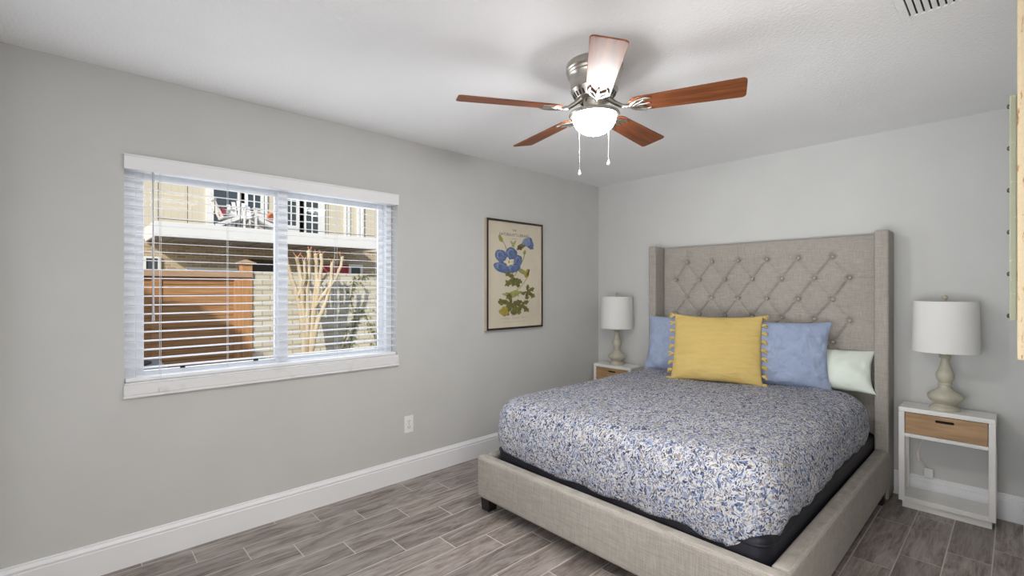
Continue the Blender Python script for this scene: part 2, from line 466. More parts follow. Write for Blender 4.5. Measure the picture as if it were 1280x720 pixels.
# window in the left wall
win = bpy.data.objects.new('window_1', None); COL.objects.link(win); win.location = (0, -3.11, .905); struct(win)
FZ0, FZ1 = .905, 2.036
fr = MB(); X0, X1 = -.165, -.085
fr.box(X0, X1, WY0, WY0 + .05, FZ0, FZ1); fr.box(X0, X1, WY1 - .045, WY1, FZ0, FZ1)
fr.box(X0, X1, WY0 + .05, WY1 - .045, FZ1 - .06, FZ1); fr.box(X0, X1, WY0 + .05, WY1 - .045, FZ0, FZ0 + .02)
fr.box(X0 + .01, X1 + .004, -3.128, -3.070, FZ0 + .02, FZ1 - .06)
fr.build('window_frame', M['vinyl'], win, world=True, bevel=.004)
def sash(y0, y1, x, latch):
    s = MB(); w = .036
    s.box(x, x + .028, y0, y0 + w, FZ0 + .02, FZ1 - .06); s.box(x, x + .028, y1 - w, y1, FZ0 + .02, FZ1 - .06)
    s.box(x, x + .028, y0 + w, y1 - w, FZ0 + .02, FZ0 + .038); s.box(x, x + .028, y0 + w, y1 - w, FZ1 - .098, FZ1 - .06)
    so = s.build('sash', M['vinyl'], win, world=True, bevel=.003)
    g = MB(); g.box(x + .012, x + .016, y0 + w, y1 - w, FZ0 + .038, FZ1 - .098); g.build('pane', M['glass'], so, world=True)
    if latch:
        q = MB(); q.box(x + .028, x + .036, latch[0], latch[0] + .022, FZ0 + .036, FZ0 + .05)
        q.build('sash_latch', M['black'], so, world=True)
sash(WY0 + .05, -3.105, -.125, (-3.62,))
sash(-3.092, WY1 - .045, -.155, None)
q = MB(); q.box(-.098, -.088, -3.26, -3.235, .943, .955); q.build('sash_latch', M['black'], win, world=True)
sl = MB(); sl.box(-.085, .018, WY0 - .003, WY1 + .003, .842, .893); sl.box(-.085, .012, WY0, WY1, .893, .903); sl.box(-.05, .022, WY0 - .005, WY1 + .005, .828, .842)
struct(sl.build('window_sill', M['marble'], win, world=True, bevel=.004))
# unseen window with closed shade, added behind the camera around the fill lamp
w2 = bpy.data.objects.new('added_rear_window', None); COL.objects.link(w2); w2.location = (1.45, YB, .3); struct(w2)
f2 = MB()
for a, b, c, d in ((.12, .2, .3, 2.3), (2.7, 2.78, .3, 2.3), (.2, 2.7, .3, .36), (.2, 2.7, 2.24, 2.3)): f2.box(a, b, YB, YB + .015, c, d)
f2.build('window_frame', M['vinyl'], w2, world=True)
f2 = MB(); f2.box(.2, 2.7, YB, YB + .006, .36, 2.24); f2.build('added_roller_shade', M['slat'], w2, world=True)

# ------------------------------------------------------------------ window blind
bl = thing('window_blind', 'white horizontal slat blind hanging open in the window', 'blind', (.0, -3.11, 1.965))
BY0, BY1 = WY0 + .006, WY1 - .006
b = MB(); b.box(.002, .018, WY0 - .002, WY1 + .002, 1.962, 2.036); b.box(.002, .022, WY0 - .002, WY1 + .002, 2.026, 2.036)
b.build('valance', M['slat'], bl, world=True, bevel=.003)
b = MB(); b.box(-.06, -.005, BY0, BY1, 1.965, 2.02); b.build('headrail', M['slat'], bl, world=True, bevel=.002)
sm = MB(); SP = .0456; z = 1.926; ns = 0
while z > .965:
    n = 5; pts = []
    for i in range(n + 1):
        t = i / n; x = -.058 + .043 * t
        pts.append((x, z + .0012 * math.sin(PI * t) - (t - .5) * .0035))
    poly = pts + [(x, zz - .0022) for x, zz in reversed(pts)]
    sm.prism(poly, lambda x, zz: (x, BY0, zz), lambda x, zz: (x, BY1, zz)); z -= SP; ns += 1
sm.build('slats', M['thin_slat'], bl, world=True, smooth=40)
b = MB(); b.box(-.062, -.012, BY0, BY1, .904, .922); b.build('bottom_rail', M['slat'], bl, world=True, bevel=.004)
for y in (-3.72, -3.41, -2.79, -2.50):
    c = MB()
    c.tube([(-.010, y, 1.97), (-.010, y, .93)], .0011, 6); c.tube([(-.063, y + .006, 1.97), (-.063, y + .006, .93)], .0011, 6)
    zz = 1.926 - .004
    for i in range(ns):
        c.tube([(-.010, y, zz), (-.063, y + .006, zz)], .0008, 4); zz -= SP
    c.build('ladder_cord', M['cord'], bl, world=True)
w = MB(); w.tube([(.0, -3.748, 1.965), (.012, -3.748, 1.95), (.014, -3.748, 1.21)], .0045, 8)
w.tube([(.014, -3.748, 1.235), (.014, -3.748, 1.205)], .0062, 8)
w.build('tilt_wand', mat('clear_grey_wand', (196, 196, 200), .25), bl, world=True, smooth=40)
w = MB(); w.tube([(.0, -3.715, 1.965), (.004, -3.715, .93), (.008, -3.717, .90), (.014, -3.722, .862)], .0012, 6); w.lathe([(0, .0), (.004, .002), (.005, .012), (.003, .022), (0, .023)], (.022, -3.722, .845), 10)
w.build('lift_cord', M['cord'], bl, world=True)

# ------------------------------------------------------------------ wall outlet
ot = thing('wall_outlet', 'white double power outlet low on the wall below the picture', 'outlet', (0, -2.268, .392))
b = MB(); b.box(0, .006, -.037, .037, -.061, .061); b.build('cover_plate', M['white_trim'], ot, bevel=.003)
for dz in (.021, -.021):
    b = MB(); b.box(.004, .0075, -.0165, .0165, dz - .014, dz + .014); s = b.build('socket', M['white_paint'], ot, bevel=.003)
    b = MB(); b.box(.0074, .0079, -.0075, -.0055, dz - .002, dz + .007); b.box(.0074, .0079, .0055, .0075, dz - .002, dz + .007); b.box(.0074, .0079, -.002, .002, dz - .010, dz - .006)
    b.build('slot', M['dark_gap'], s)
b = MB(); b.sphere((.006, 0, 0), .003, 8, 6, (.5, 1, 1)); b.build('screw', M['steel'], ot)

# ------------------------------------------------------------------ framed botanical print
PY0, PY1, PZ0, PZ1 = -1.556, -.888, 1.024, 1.956
pc = thing('framed_print', 'tall framed botanical print of a blue flower hung beside the window', 'picture', (0, (PY0 + PY1) / 2, PZ0))
M['frame_black'] = mat('thin_black_frame_face', (38, 32, 28), .45)
M['frame_side'] = mottled('pale_wood_frame_side', (196, 184, 164), (180, 168, 148), 6, .6, stretch=(1, 1, .3))
f = MB(); D = .034; W = .016
f.box(0, D - .004, PY0, PY0 + W, PZ0, PZ1); f.box(0, D - .004, PY1 - W, PY1, PZ0, PZ1); f.box(0, D - .004, PY0 + W, PY1 - W, PZ0, PZ0 + W); f.box(0, D - .004, PY0 + W, PY1 - W, PZ1 - W, PZ1)
fo = f.build('frame', M['frame_side'], pc, world=True)
f = MB()
f.box(D - .004, D, PY0, PY0 + W, PZ0, PZ1); f.box(D - .004, D, PY1 - W, PY1, PZ0, PZ1); f.box(D - .004, D, PY0 + W, PY1 - W, PZ0, PZ0 + W); f.box(D - .004, D, PY0 + W, PY1 - W, PZ1 - W, PZ1)
fc = f.build('frame_face', M['frame_black'], fo, world=True); fc['label'] = 'black front face of the frame'
pm = [mottled('aged_cream_paper', (216, 206, 186), (208, 198, 178), 4, .8),
      mottled('print_blue', (104, 120, 158), (82, 98, 140), 30, .8), mottled('print_pale_blue', (134, 148, 180), (108, 124, 162), 40, .8),
      mottled('print_green', (124, 122, 66), (96, 94, 52), 40, .8), mottled('print_pale_green', (170, 172, 106), (140, 146, 84), 30, .8),
      mat('print_brown', (96, 80, 52), .8), mat('print_ink', (92, 78, 66), .8), mottled('print_ochre', (176, 156, 64), (150, 132, 56), 40, .8), mat('print_pale_center', (228, 220, 186), .8)]
PX = .016
def uv(cx, cy):
    u = (cx - 88) / 267.0
    top = 72 + 28 * u; bot = 643 - 33 * u
    v = (cy - top) / (bot - top)
    uu = u * (1 + .10) / (1 + .10 * u)       # undo the perspective across the sheet
    return (PY0 + W + uu * (PY1 - PY0 - 2 * W), PZ1 - W - v * (PZ1 - PZ0 - 2 * W))
pr = MB(); pr.box(PX - .004, PX, PY0 + W, PY1 - W, PZ0 + W, PZ1 - W)
paper = pr.build('paper', pm[0], pc, world=True)
fl = MB(); lay = [0]
def blob(cx, cy, rx, ry, rot, mi, wob=.12, n=22, seed=0):
    lay[0] += 1; x = PX + .0003 + lay[0] * .00005
    fl.mi = mi; pts = []
    for i in range(n):
        a = 2 * PI * i / n; k = 1 + wob * math.sin(3 * a + seed) * .6 + wob * .5 * math.sin(5 * a + 2 * seed)
        px, py = rx * k * math.cos(a), ry * k * math.sin(a)
        y, z_ = uv(cx + px * math.cos(rot) - py * math.sin(rot), cy + px * math.sin(rot) + py * math.cos(rot)); pts.append((x, y, z_))
    fl.poly(pts)
def stroke(p, w, mi):
    lay[0] += 1; x = PX + .0003 + lay[0] * .00005; fl.mi = mi
    for (a, b_) in zip(p, p[1:]):
        d = Vector((b_[0] - a[0], b_[1] - a[1])); nn = Vector((-d.y, d.x)).normalized() * w / 2
        fl.poly([(x,) + uv(a[0] + nn.x, a[1] + nn.y), (x,) + uv(b_[0] + nn.x, b_[1] + nn.y), (x,) + uv(b_[0] - nn.x, b_[1] - nn.y), (x,) + uv(a[0] - nn.x, a[1] - nn.y)])
def lobed(cx, cy, r, rot, mi, lobes=5, vein=5, spread=2.0):
    for k in range(lobes):
        a = rot + (k - (lobes - 1) / 2) * spread / (lobes - 1) * 1.6
        L = r * (1 - .14 * abs(k - (lobes - 1) / 2))
        mx, my = cx + math.cos(a) * L * .55, cy + math.sin(a) * L * .55
        blob(mx, my, L * .52, L * .20, a, mi, .22, seed=k)
        blob(mx + math.cos(a) * L * .2, my + math.sin(a) * L * .2, L * .26, L * .27, a, mi, .3, seed=k + 2)
    for k in range(lobes):
        a = rot + (k - (lobes - 1) / 2) * spread / (lobes - 1) * 1.6
        stroke([(cx, cy), (cx + math.cos(a) * r * .8, cy + math.sin(a) * r * .8)], 2.2, vein)
stroke([(197, 335), (208, 372), (225, 410), (232, 470)], 5, 4); stroke([(268, 228), (258, 272), (228, 328), (213, 362)], 5, 4)
stroke([(283, 360), (262, 395), (234, 430)], 4, 4); stroke([(155, 180), (166, 200), (172, 222)], 4, 4); stroke([(210, 220), (204, 185)], 3, 4)
stroke([(258, 444), (236, 452)], 4, 3)
blob(146, 167, 9, 20, -.35, 4); blob(146, 168, 5, 16, -.35, 7)
blob(200, 190, 5, 14, -.6, 4); blob(212, 188, 5, 14, .5, 4); blob(205, 200, 7, 10, 0, 4)
blob(264, 236, 8, 12, .2, 4)
blob(246, 206, 26, 13, -.5, 3, .2); blob(240, 214, 12, 9, .8, 5); blob(290, 204, 26, 8, .4, 5, .2)
blob(275, 182, 24, 20, 0, 2); blob(296, 190, 17, 32, -.15, 1); blob(283, 180, 13, 26, .1, 2)
blob(252, 338, 26, 12, .5, 4, .2); blob(277, 346, 13, 24, .35, 7, .15); blob(284, 342, 5, 20, .35, 5)
for c in ((147, 258, 26, 34, -.2), (150, 318, 36, 27, .45), (207, 322, 36, 22, -.45), (229, 284, 21, 34, .2), (196, 244, 28, 33, -.1)):
    blob(c[0], c[1], c[2], c[3], c[4], 1, .07, seed=c[0]); blob(c[0] - 4, c[1] - 5, c[2] * .6, c[3] * .6, c[4], 2, .1, seed=c[1])
    blob(c[0] - 1, c[1] - 1, c[2] * .42, c[3] * .48, c[4], 1, .1, seed=c[1])
for k in range(5):
    a = -.6 + k * 2 * PI / 5
    blob(184 + 11 * math.cos(a), 288 + 12 * math.sin(a), 13, 4, a, 8, .1)
blob(184, 292, 10, 13, 0, 8); blob(184, 288, 3.5, 9, 0, 7)
lobed(212, 372, 56, 2.4, 3, 3, 5, 1.6); lobed(212, 372, 44, 1.2, 3, 2, 5, .8)
lobed(278, 440, 46, .6, 3, 5, 5, 2.6)
blob(205, 458, 40, 16, -.5, 4, .25); blob(180, 462, 24, 11, .3, 4, .3); blob(222, 452, 20, 12, -.6, 4, .25)
lobed(196, 506, 70, 2.1, 3, 5, 5, 2.9); blob(160, 548, 20, 24, .3, 7, .2); blob(208, 545, 14, 24, .2, 3, .2)
lobed(244, 510, 52, 1.3, 3, 4, 5, 2.2)
def text_mesh(body, size, y, z, parent, m, name='printed_title'):
    cu = bpy.data.curves.new('t', 'FONT'); cu.body = body; cu.size = size; cu.align_x = 'CENTER'
    to = bpy.data.objects.new('t', cu); COL.objects.link(to)
    dg = bpy.context.evaluated_depsgraph_get(); me = bpy.data.meshes.new_from_object(to.evaluated_get(dg))
    bpy.data.objects.remove(to)
    # text runs along +Y, up is +Z, faces +X
    me.transform(Matrix(((0, 0, 1, PX + .0006), (1, 0, 0, y), (0, 1, 0, z), (0, 0, 0, 1))))
    me.transform(Matrix.Translation(-root_loc(parent)))
    me.materials.clear(); me.materials.append(m)
    o = bpy.data.objects.new(name, me); COL.objects.link(o); o.parent = parent
    return o
pyc = (PY0 + PY1) / 2
text_mesh('THE', .026, pyc - .01, 1.868, paper, pm[6])
text_mesh("NATURALIST'S LIBRARY", .0335, pyc - .01, 1.826, paper, pm[6])
k = MB(); k.box(PX + .0003, PX + .0006, pyc - .04, pyc + .03, 1.802, 1.804); k.build('title_rule', pm[6], paper, world=True)
fl.mi = 9
for zc, hh, spans in ((1.112, .012, ((-.15, -.06), (-.035, .045), (.075, .13))), (1.081, .008, ((-.13, -.05), (-.04, .0), (.015, .07), (.08, .12)))):
    for a, c in spans:                      # the faint lines of print too small to read
        x = a
        while x < c:
            wd = random.uniform(.004, .008); fl.box(PX + .0003, PX + .0006, pyc + x, pyc + x + wd * .55, zc, zc + hh * random.uniform(.6, 1)); x += wd * 1.5
fl.build('flower_drawing', pm + [mat('faded_ink', (172, 158, 140), .8)], paper, world=True)

# ------------------------------------------------------------------ ceiling fan
FX, FY = 1.625, -2.225
fan = thing('ceiling_fan', 'brushed nickel ceiling fan with five walnut blades and a lit bowl', 'ceiling fan', (FX, FY, H))
def L(prof, name, m, par=fan, n=48, sm_=40):
    b = MB(); b.lathe(prof, (0, 0, 0), n); return b.build(name, m, par, smooth=sm_)
mh = L([(0, 0), (.131, 0), (.134, -.006), (.134, -.030), (.128, -.036), (.130, -.042), (.124, -.050), (.126, -.055), (.118, -.064), (.113, -.085), (.110, -.120), (.112, -.126), (.104, -.138), (.086, -.165), (.06, -.17), (0, -.17)], 'motor_housing', M['nickel'])
vb = MB()
for i in range(30):
    a = 2 * PI * i / 30; d = Vector((math.cos(a), math.sin(a), 0)); t_ = Vector((-d.y, d.x, 0))
    s = (Vector((.086, 0, -.165)) - Vector((.104, 0, -.138))).normalized()
    sl_ = d * s.x + Vector((0, 0, s.z)); nn = t_.cross(sl_)
    vb.obox(d * .0955 + Vector((0, 0, -.1515)), sl_, t_, nn, .012, .0036, .0012)
vb.build('cooling_slots', M['dark_gap'], mh)
L([(0, -.165), (.052, -.165), (.052, -.19), (.048, -.196), (.048, -.222), (.062, -.228), (.062, -.232), (0, -.232)], 'light_fitter', M['nickel'])
L([(.05, -.224), (.10, -.228), (.119, -.234), (.121, -.241), (.114, -.249), (.103, -.250), (.102, -.243), (.05, -.236)], 'light_rim', M['nickel'])
prof = [(.1015, -.243), (.1015, -.254)] + [(.1015 * math.cos(t), -.254 - .080 * math.sin(t)) for t in [PI / 2 * i / 12 for i in range(1, 13)]]
prof[-1] = (0, prof[-1][1])
bowl = L(prof, 'glass_bowl', M['bowl'])
# blade with its bracket, lying along local +X
BLZ = -.215
def blade_proto():
    out = []
    r0, r1, w0, w1, rc = .185, .660, .054, .069, .022
    for cx_, cy_, a0 in ((r1 - rc, w1 - rc, 90), (r1 - rc, -(w1 - rc), 0)):
        for i in range(7):
            a = R(a0 - 90 * i / 6); out.append((cx_ + rc * math.cos(a) * .8, cy_ + rc * math.sin(a)))
    for i in range(9):
        a = R(-90 - 180 * i / 8); out.append((r0 + .045 * math.cos(a) * 1.0 + .02, w0 * math.sin(a)))
    b = MB(); b.prism(out, lambda x, y: (x, y, .003), lambda x, y: (x, y, -.003))
    bo = b.build('blade', M['blade'], fan, bevel=.0012)
    k = MB()
    k.tube([(.07, 0, .045), (.10, 0, .020), (.13, 0, .000), (.16, 0, -.006), (.19, 0, -.0075)], [.013, .011, .010, .010, .009], 10)
    for s in (-1, 1):
        k.tube([(.17, s * .004, -.007), (.185, s * .022, -.0065), (.205, s * .036, -.006), (.235, s * .043, -.0055), (.262, s * .036, -.005)], [.008, .008, .007, .007, .004], 8)
        k.tube([(.192, s * .005, -.007), (.215, s * .016, -.006), (.232, s * .030, -.006), (.245, s * .040, -.005)], [.007, .006, .006, .004], 8)
        k.sphere((.240, s * .040, -.005), .009, 10, 6, (1, 1, .5))
    k.tube([(.19, 0, -.0075), (.23, 0, -.006), (.258, 0, -.005)], [.008, .007, .004], 8)
    k.sphere((.222, 0, -.006), .009, 10, 6, (1, 1, .5))
    ko = k.build('blade_bracket', M['nickel'], bo, smooth=60)
    ko['label'] = 'nickel bracket'
    return bo
bp = blade_proto()
for i in range(5):
    o = bp if i == 0 else copy_tree(bp, fan)
    o.location = (0, 0, BLZ)
    o.rotation_euler = Matrix.Rotation(R(23.6 + 72 * i), 3, 'Z').to_4x4().to_euler() if False else (Matrix.Rotation(R(23.6 + 72 * i), 3, 'Z') @ Matrix.Rotation(R(-12), 3, 'X')).to_euler()
def chain(dx, dy, z0, z1):
    b = MB(); n = int((z0 - z1) / .006)
    b.tube([(dx, dy, z0), (dx, dy, z1)], .0007, 6)
    for i in range(n): b.sphere((dx, dy, z0 - i * .006), .0013, 6, 4)
    o = b.build('pull_chain', M['nickel'], fan)
    b = MB(); b.lathe([(0, .012), (.003, .011), (.004, .004), (.007, -.004), (.008, -.009), (.005, -.015), (0, -.017)], (dx, dy, z1 - .008), 12)
    b.build('pull_knob', mat('clear_knob', (214, 214, 214), .2), o, smooth=50)
chain(-.066, -.030, -.245, -.497)
chain(.038, .062, -.245, -.452)

# ------------------------------------------------------------------ ceiling vent
vt = thing('ceiling_vent', 'white slotted air vent on the ceiling right of the fan', 'vent', (2.85, -1.80, H))
VX0, VX1, VY0, VY1 = 2.692, 3.012, -1.965, -1.628
b = MB(); z0, z1 = H - .008, H
b.box(VX0, VX0 + .028, VY0, VY1, z0, z1); b.box(VX1 - .028, VX1, VY0, VY1, z0, z1); b.box(VX0 + .028, VX1 - .028, VY0, VY0 + .028, z0, z1); b.box(VX0 + .028, VX1 - .028, VY1 - .028, VY1, z0, z1)
b.build('vent_frame', M['ceiling'], vt, world=True, bevel=.002)
b = MB(); b.box(VX0 + .028, VX1 - .028, VY0 + .028, VY1 - .028, H - .0015, H - .0005); b.build('duct_opening', M['dark_gap'], vt, world=True)
b = MB(); x = VX0 + .0405
while x < VX1 - .03:
    b.obox((x, (VY0 + VY1) / 2, H - .006), (1, 0, .45), (0, 1, 0), (-.45, 0, 1), .0075, (VY1 - VY0) / 2 - .027, .0009); x += .021
b.build('louvers', M['ceiling'], vt, world=True)

# ------------------------------------------------------------------ distressed hanging on the right wall
wh = thing('wall_hanging', 'distressed cream board with studded green panel on the right wall', 'wall hanging', (XR, -2.0, 1.2))
def distress(name, a, b_, scale, st):
    m = mat(name, a, .75); t = NT(m)
    n = t.noise(t.coords(st), scale, 5, .6); n2 = t.noise(t.coords((1, 1, 1)), 120, 2)
    c = t.mix(t.ramp(n2, [(.4, 0.0), (.7, .25)]), lin(a), lin((160, 150, 130)))
    t.color(t.mix(t.ramp(n, [(.60, 0.0), (.64, 1.0)]), c, lin(b_))); t.bump(n, .3, .004); return m
M['cream'] = distress('distressed_cream_paint', (190, 172, 142), (150, 110, 70), 6, (30, 1, 5))
M['sage'] = distress('speckled_sage_paint', (158, 163, 144), (178, 183, 163), 60, (1, 1, 1))
b = MB(); b.box(3.0072, XR, -2.457, -1.30, 1.205, 2.13); b.build('cream_board', M['cream'], wh, world=True, bevel=.004)
b = MB(); b.box(2.9935, 3.0072, -2.30, -1.46, 1.288, 1.866); b.build('green_panel', M['sage'], wh, world=True, bevel=.003)
for i in range(6):
    for yy in (-2.278, -1.482):
        b = MB(); b.sphere((2.9935, yy, 1.300 + i * .1085), .0065, 10, 6, (.8, 1, 1)); b.build('stud', M['steel'], wh, world=True, smooth=60)

# ------------------------------------------------------------------ bed
bed = thing('bed_frame', 'grey beige linen upholstered bed with tall tufted headboard against back wall', 'bed', (1.575, -1.1, 0))
BXL, BXR = .712, 2.443
# headboard: tufted grid
PX0, PX1, PZb, PZt, PYf = .79, 2.368, .12, 1.742, -.088
ax_ = [1.010 + .2187 * i for i in range(6)]; bx_ = [.906 + .2167 * i for i in range(7)]
rows = [(1.600, ax_), (1.449, bx_), (1.294, ax_), (1.147, bx_), (.990, ax_), (.84, bx_)]
btn = [(x, z) for z, xs in rows for x in xs]
segs = []
for (za, A), (zb, B_) in zip(rows, rows[1:]):
    for xa in A:
        for xb in B_:
            if abs(xa - xb) < .16: segs.append((xa, za, xb, zb, 1.0 if xa > xb else .55))
for x in ax_: segs.append((x, 1.600, x + .003, 1.76, .28))
for z in (1.449, 1.147, .84):
    segs.append((bx_[0], z, .76, z + .004, .35)); segs.append((bx_[-1], z, 2.40, z - .004, .4))
NU, NV = 300, 270
gx = np.linspace(PX0, PX1, NU + 1); gz = np.linspace(PZb, PZt, NV + 1)
GX, GZ = np.meshgrid(gx, gz, indexing='ij')
dep = np.zeros_like(GX)
for x0, z0, x1, z1, s in segs:
    dx, dz = x1 - x0, z1 - z0; L2 = dx * dx + dz * dz
    tt = np.clip(((GX - x0) * dx + (GZ - z0) * dz) / L2, 0, 1)
    d = np.hypot(GX - x0 - tt * dx, GZ - z0 - tt * dz)
    dep = np.maximum(dep, s * (.013 * np.exp(-(d / .0055) ** 2) + .010 * np.exp(-(d / .03) ** 2)))
for x0, z0 in btn:
    d = np.hypot(GX - x0, GZ - z0)
    dep = np.maximum(dep, .026 * np.exp(-(d / .020) ** 2) + .014 * np.exp(-(d / .05) ** 2))
edge = np.minimum(np.minimum(GX - PX0, PX1 - GX), PZt - GZ)
dep = dep * np.clip(edge / .02, 0, 1) + .016 * (1 - np.clip(edge / .022, 0, 1)) ** 2
hb = MB()
def hbf(u, v):
    i, j = round(u * NU), round(v * NV)
    return (float(GX[i, j]), PYf + float(dep[i, j]), float(GZ[i, j]))
g = hb.grid(hbf, NU, NV)
# closed back
yb_ = -.022
ring = [g[i][0] for i in range(NU + 1)] + [g[NU][j] for j in range(1, NV + 1)] + [g[i][NV] for i in range(NU - 1, -1, -1)] + [g[0][j] for j in range(NV - 1, 0, -1)]
back = [hb.bm.verts.new((v.co.x, yb_, v.co.z)) for v in ring]
for i in range(len(ring)):
    j = (i + 1) % len(ring); hb._f([ring[i], ring[j], back[j], back[i]])
hb._f(list(reversed(back)))
head = hb.build('headboard', M['linen'], bed, world=True, smooth=50)
M['button'] = linen('button_linen', (150, 143, 132), (190, 184, 174), .6)
for x, z in btn:
    b = MB(); b.sphere((x, PYf + .021, z), .0112, 12, 8, (1, .8, 1)); b.build('button', M['button'], head, world=True, smooth=60)
for (a, c) in ((BXL + .008, PX0), (PX1, BXR)):
    b = MB(); b.box(a, c, -.222, -.022, .012, 1.752); b.build('headboard_wing', M['linen'], bed, world=True, bevel=.012, seg=3)
RT, RB, RW = .333, .08, .072
for a, c in ((BXL, BXL + RW), (BXR - RW, BXR)):
    b = MB(); b.box(a, c, -2.135, -.222, RB, RT); b.build('side_rail', M['linen'], bed, world=True, bevel=.02, seg=4)
b = MB(); b.box(BXL - .004, BXR + .002, -2.208, -2.136, RB, RT + .001); b.build('foot_rail', M['linen'], bed, world=True, bevel=.02, seg=4)
for x in (BXL + .012, BXR - .085):
    for y in (-2.188, -.32):
        if y > -1:
            x_ = x
        b = MB(); b.prism([(x, y), (x + .075, y), (x + .075, y + .075), (x, y + .075)], lambda a, c: (a, c, RB + .002), lambda a, c: (a + (x + .037 - a) * .12, c + (y + .037 - c) * .12, 0))
        b.build('bed_leg', M['black'], bed, world=True, bevel=.003)
b = MB()
for i in range(8): b.box(BXL + RW, BXR - RW, -2.0 + i * .25, -1.92 + i * .25, RB + .006, RB + .024)
b.build('bed_slats', M['black'], bed, world=True)

# rounded-rectangle rings (box spring, mattress, duvet)
def rr(hx, hy, r, n=12, m=26):
    r = max(min(r, hx - 1e-4, hy - 1e-4), 1e-4); pts = []
    cs = [(hx - r, hy - r, 0), (-(hx - r), hy - r, 90), (-(hx - r), -(hy - r), 180), (hx - r, -(hy - r), 270)]
    for q, (cx_, cy_, a0) in enumerate(cs):
        for i in range(n + 1):
            a = R(a0 + 90 * i / n); pts.append((cx_ + r * math.cos(a), cy_ + r * math.sin(a)))
        nx_, ny_, na = cs[(q + 1) % 4]
        p0 = pts[-1]; p1 = (nx_ + r * math.cos(R(na)), ny_ + r * math.sin(R(na)))
        for i in range(1, m): pts.append((p0[0] + (p1[0] - p0[0]) * i / m, p0[1] + (p1[1] - p0[1]) * i / m))
    return pts
def ringmesh(cx_, cy_, hx, hy, r, prof, fn=None, n=12, m=26, close=(True, True)):
    """prof: list of (inset, z or callable)"""
    b = MB(); rings = []
    for k, (d, z) in enumerate(prof):
        ps = rr(hx - d, hy - d, r - d * .8, n, m); row = []
        for i, (x, y) in enumerate(ps):
            p = Vector((cx_ + x, cy_ + y, z))
            if fn: p = fn(p, i, k, len(ps))
            row.append(b.bm.verts.new(p))
        rings.append(row)
    for a, c in zip(rings, rings[1:]):
        for i in range(len(a)):
            j = (i + 1) % len(a); b._f([a[i], a[j], c[j], c[i]])
    if close[0]: b._f(list(reversed(rings[0])))
    if close[1]: b._f(rings[-1])
    return b
bcx = (BXL + BXR) / 2
bs = thing('box_spring', 'black box spring set low inside the bed frame under the duvet', 'box spring', (bcx, -1.12, RB + .026))
b = ringmesh(bcx, -1.115, .785, 1.012, .07, [(.02, RB + .026), (0, RB + .04), (0, .385), (.006, .40), (.02, .41), (.05, .412)])
b.build('box_body', M['boxspring'], bs, world=True, smooth=50)
b = ringmesh(bcx, -1.115, .789, 1.016, .07, [(.004, .372), (0, .375), (0, .381), (.004, .384)], close=(False, False)); b.build('piping', M['boxspring'], bs, world=True, smooth=60)
mt = thing('mattress', 'mattress in a pale mint fitted sheet under the leaf print duvet', 'mattress', (bcx, -1.12, .414))
b = ringmesh(bcx, -1.085, .750, .965, .16, [(.02, .414), (0, .43), (0, .555), (.03, .60), (.09, .632), (.2, .640)])
b.build('mattress_body', M['mattress'], mt, world=True, smooth=50)
b = ringmesh(bcx, -1.085, .754, .969, .16, [(0, .48), (0, .558), (.03, .604), (.09, .636), (.2, .644), (.74, .644)], close=(False, True))
fs = b.build('fitted_sheet', M['mint'], mt, world=True, smooth=50); fs['label'] = 'pale mint fitted sheet'

# duvet
DX0, DX1, DY0, DY1 = .728, 2.372, -2.150, -.225
dcx, dcy, dhx, dhy = (DX0 + DX1) / 2, (DY0 + DY1) / 2, (DX1 - DX0) / 2, (DY1 - DY0) / 2
ZT = .692; RD = .14
dprof = [(dhx - .006 - i * (dhx - .006 - RD) / 26, 'top') for i in range(27)]
for i in range(1, 13):
    a = PI / 2 * i / 12; dprof.append((RD * (1 - math.sin(a)), 'arc%f' % a))
for i in range(1, 17): dprof.append((0, 'side%f' % (i / 16)))
def hemz(p):
    x, y = p.x, p.y
    z = .372
    if y > -2.0 and x > dcx: z = .408 + .012 * math.sin(y * 5.0) + .02 * max(0, min(1, (y + .9) / .7))
    if y > -2.0 and x < dcx: z = .42
    if y <= -1.95:
        tr = max(0, min(1, (x - 2.0) / .3)); z = .385 - .03 * max(0, min(1, (x - .8) / .5)) - .018 * tr
        if x > dcx: z += (.45 - z) * .55 * max(0, min(1, (y + 2.08) / .12))
    if y > DY1 - .05: z = .55
    if x > 2.2 and y < -2.0: z -= .03 * math.exp(-((x - 2.27) / .05) ** 2) * math.exp(-((y + 2.15) / .06) ** 2)
    z += .006 * math.sin(x * 23) + .004 * math.sin(y * 31 + 1)
    return z
def duvf(p, i, k, n):
    kind = dprof[k][1]
    ang = i
    if kind == 'top':
        u = min(abs(p.x - DX0), abs(DX1 - p.x), abs(p.y - DY0)); z = ZT + .008 * min(1, max(0, (u - RD) / .35))
        z += .010 * noise.noise(Vector((p.x * 3, p.y * 3, 3))) + .004 * noise.noise(Vector((p.x * 9, p.y * 9, 1)))
        return Vector((p.x, p.y, z))
    nv = Vector((p.x - dcx, p.y - dcy, 0)); nv.x *= (abs(nv.x) > dhx - RD - .02); nv.y *= (abs(nv.y) > dhy - RD - .02)
    if nv.length > 0: nv.normalize()
    wob = noise.noise(Vector((p.x * 5, p.y * 5, 7.3)))
    if kind.startswith('arc'):
        a = float(kind[3:]); z = ZT - RD + RD * math.cos(a) + .010 * noise.noise(Vector((p.x * 3, p.y * 3, 3))) * math.cos(a)
        return Vector((p.x, p.y, z)) + nv * .010 * wob * math.sin(a)
    t = float(kind[4:]); zh = hemz(p); z0 = ZT - RD
    z = z0 + (zh - z0) * t
    w2_ = math.sin((p.x + p.y * 1.3) * 26 + 2 * noise.noise(Vector((p.x * 3, p.y * 3, 1)))) * .006
    q = p + nv * (.010 * wob * (1 - .3 * t) + .012 * math.sin(PI * t) + w2_ * t - .016 * t * t)
    q.x = min(q.x, 2.395)
    return Vector((q.x, q.y, z))
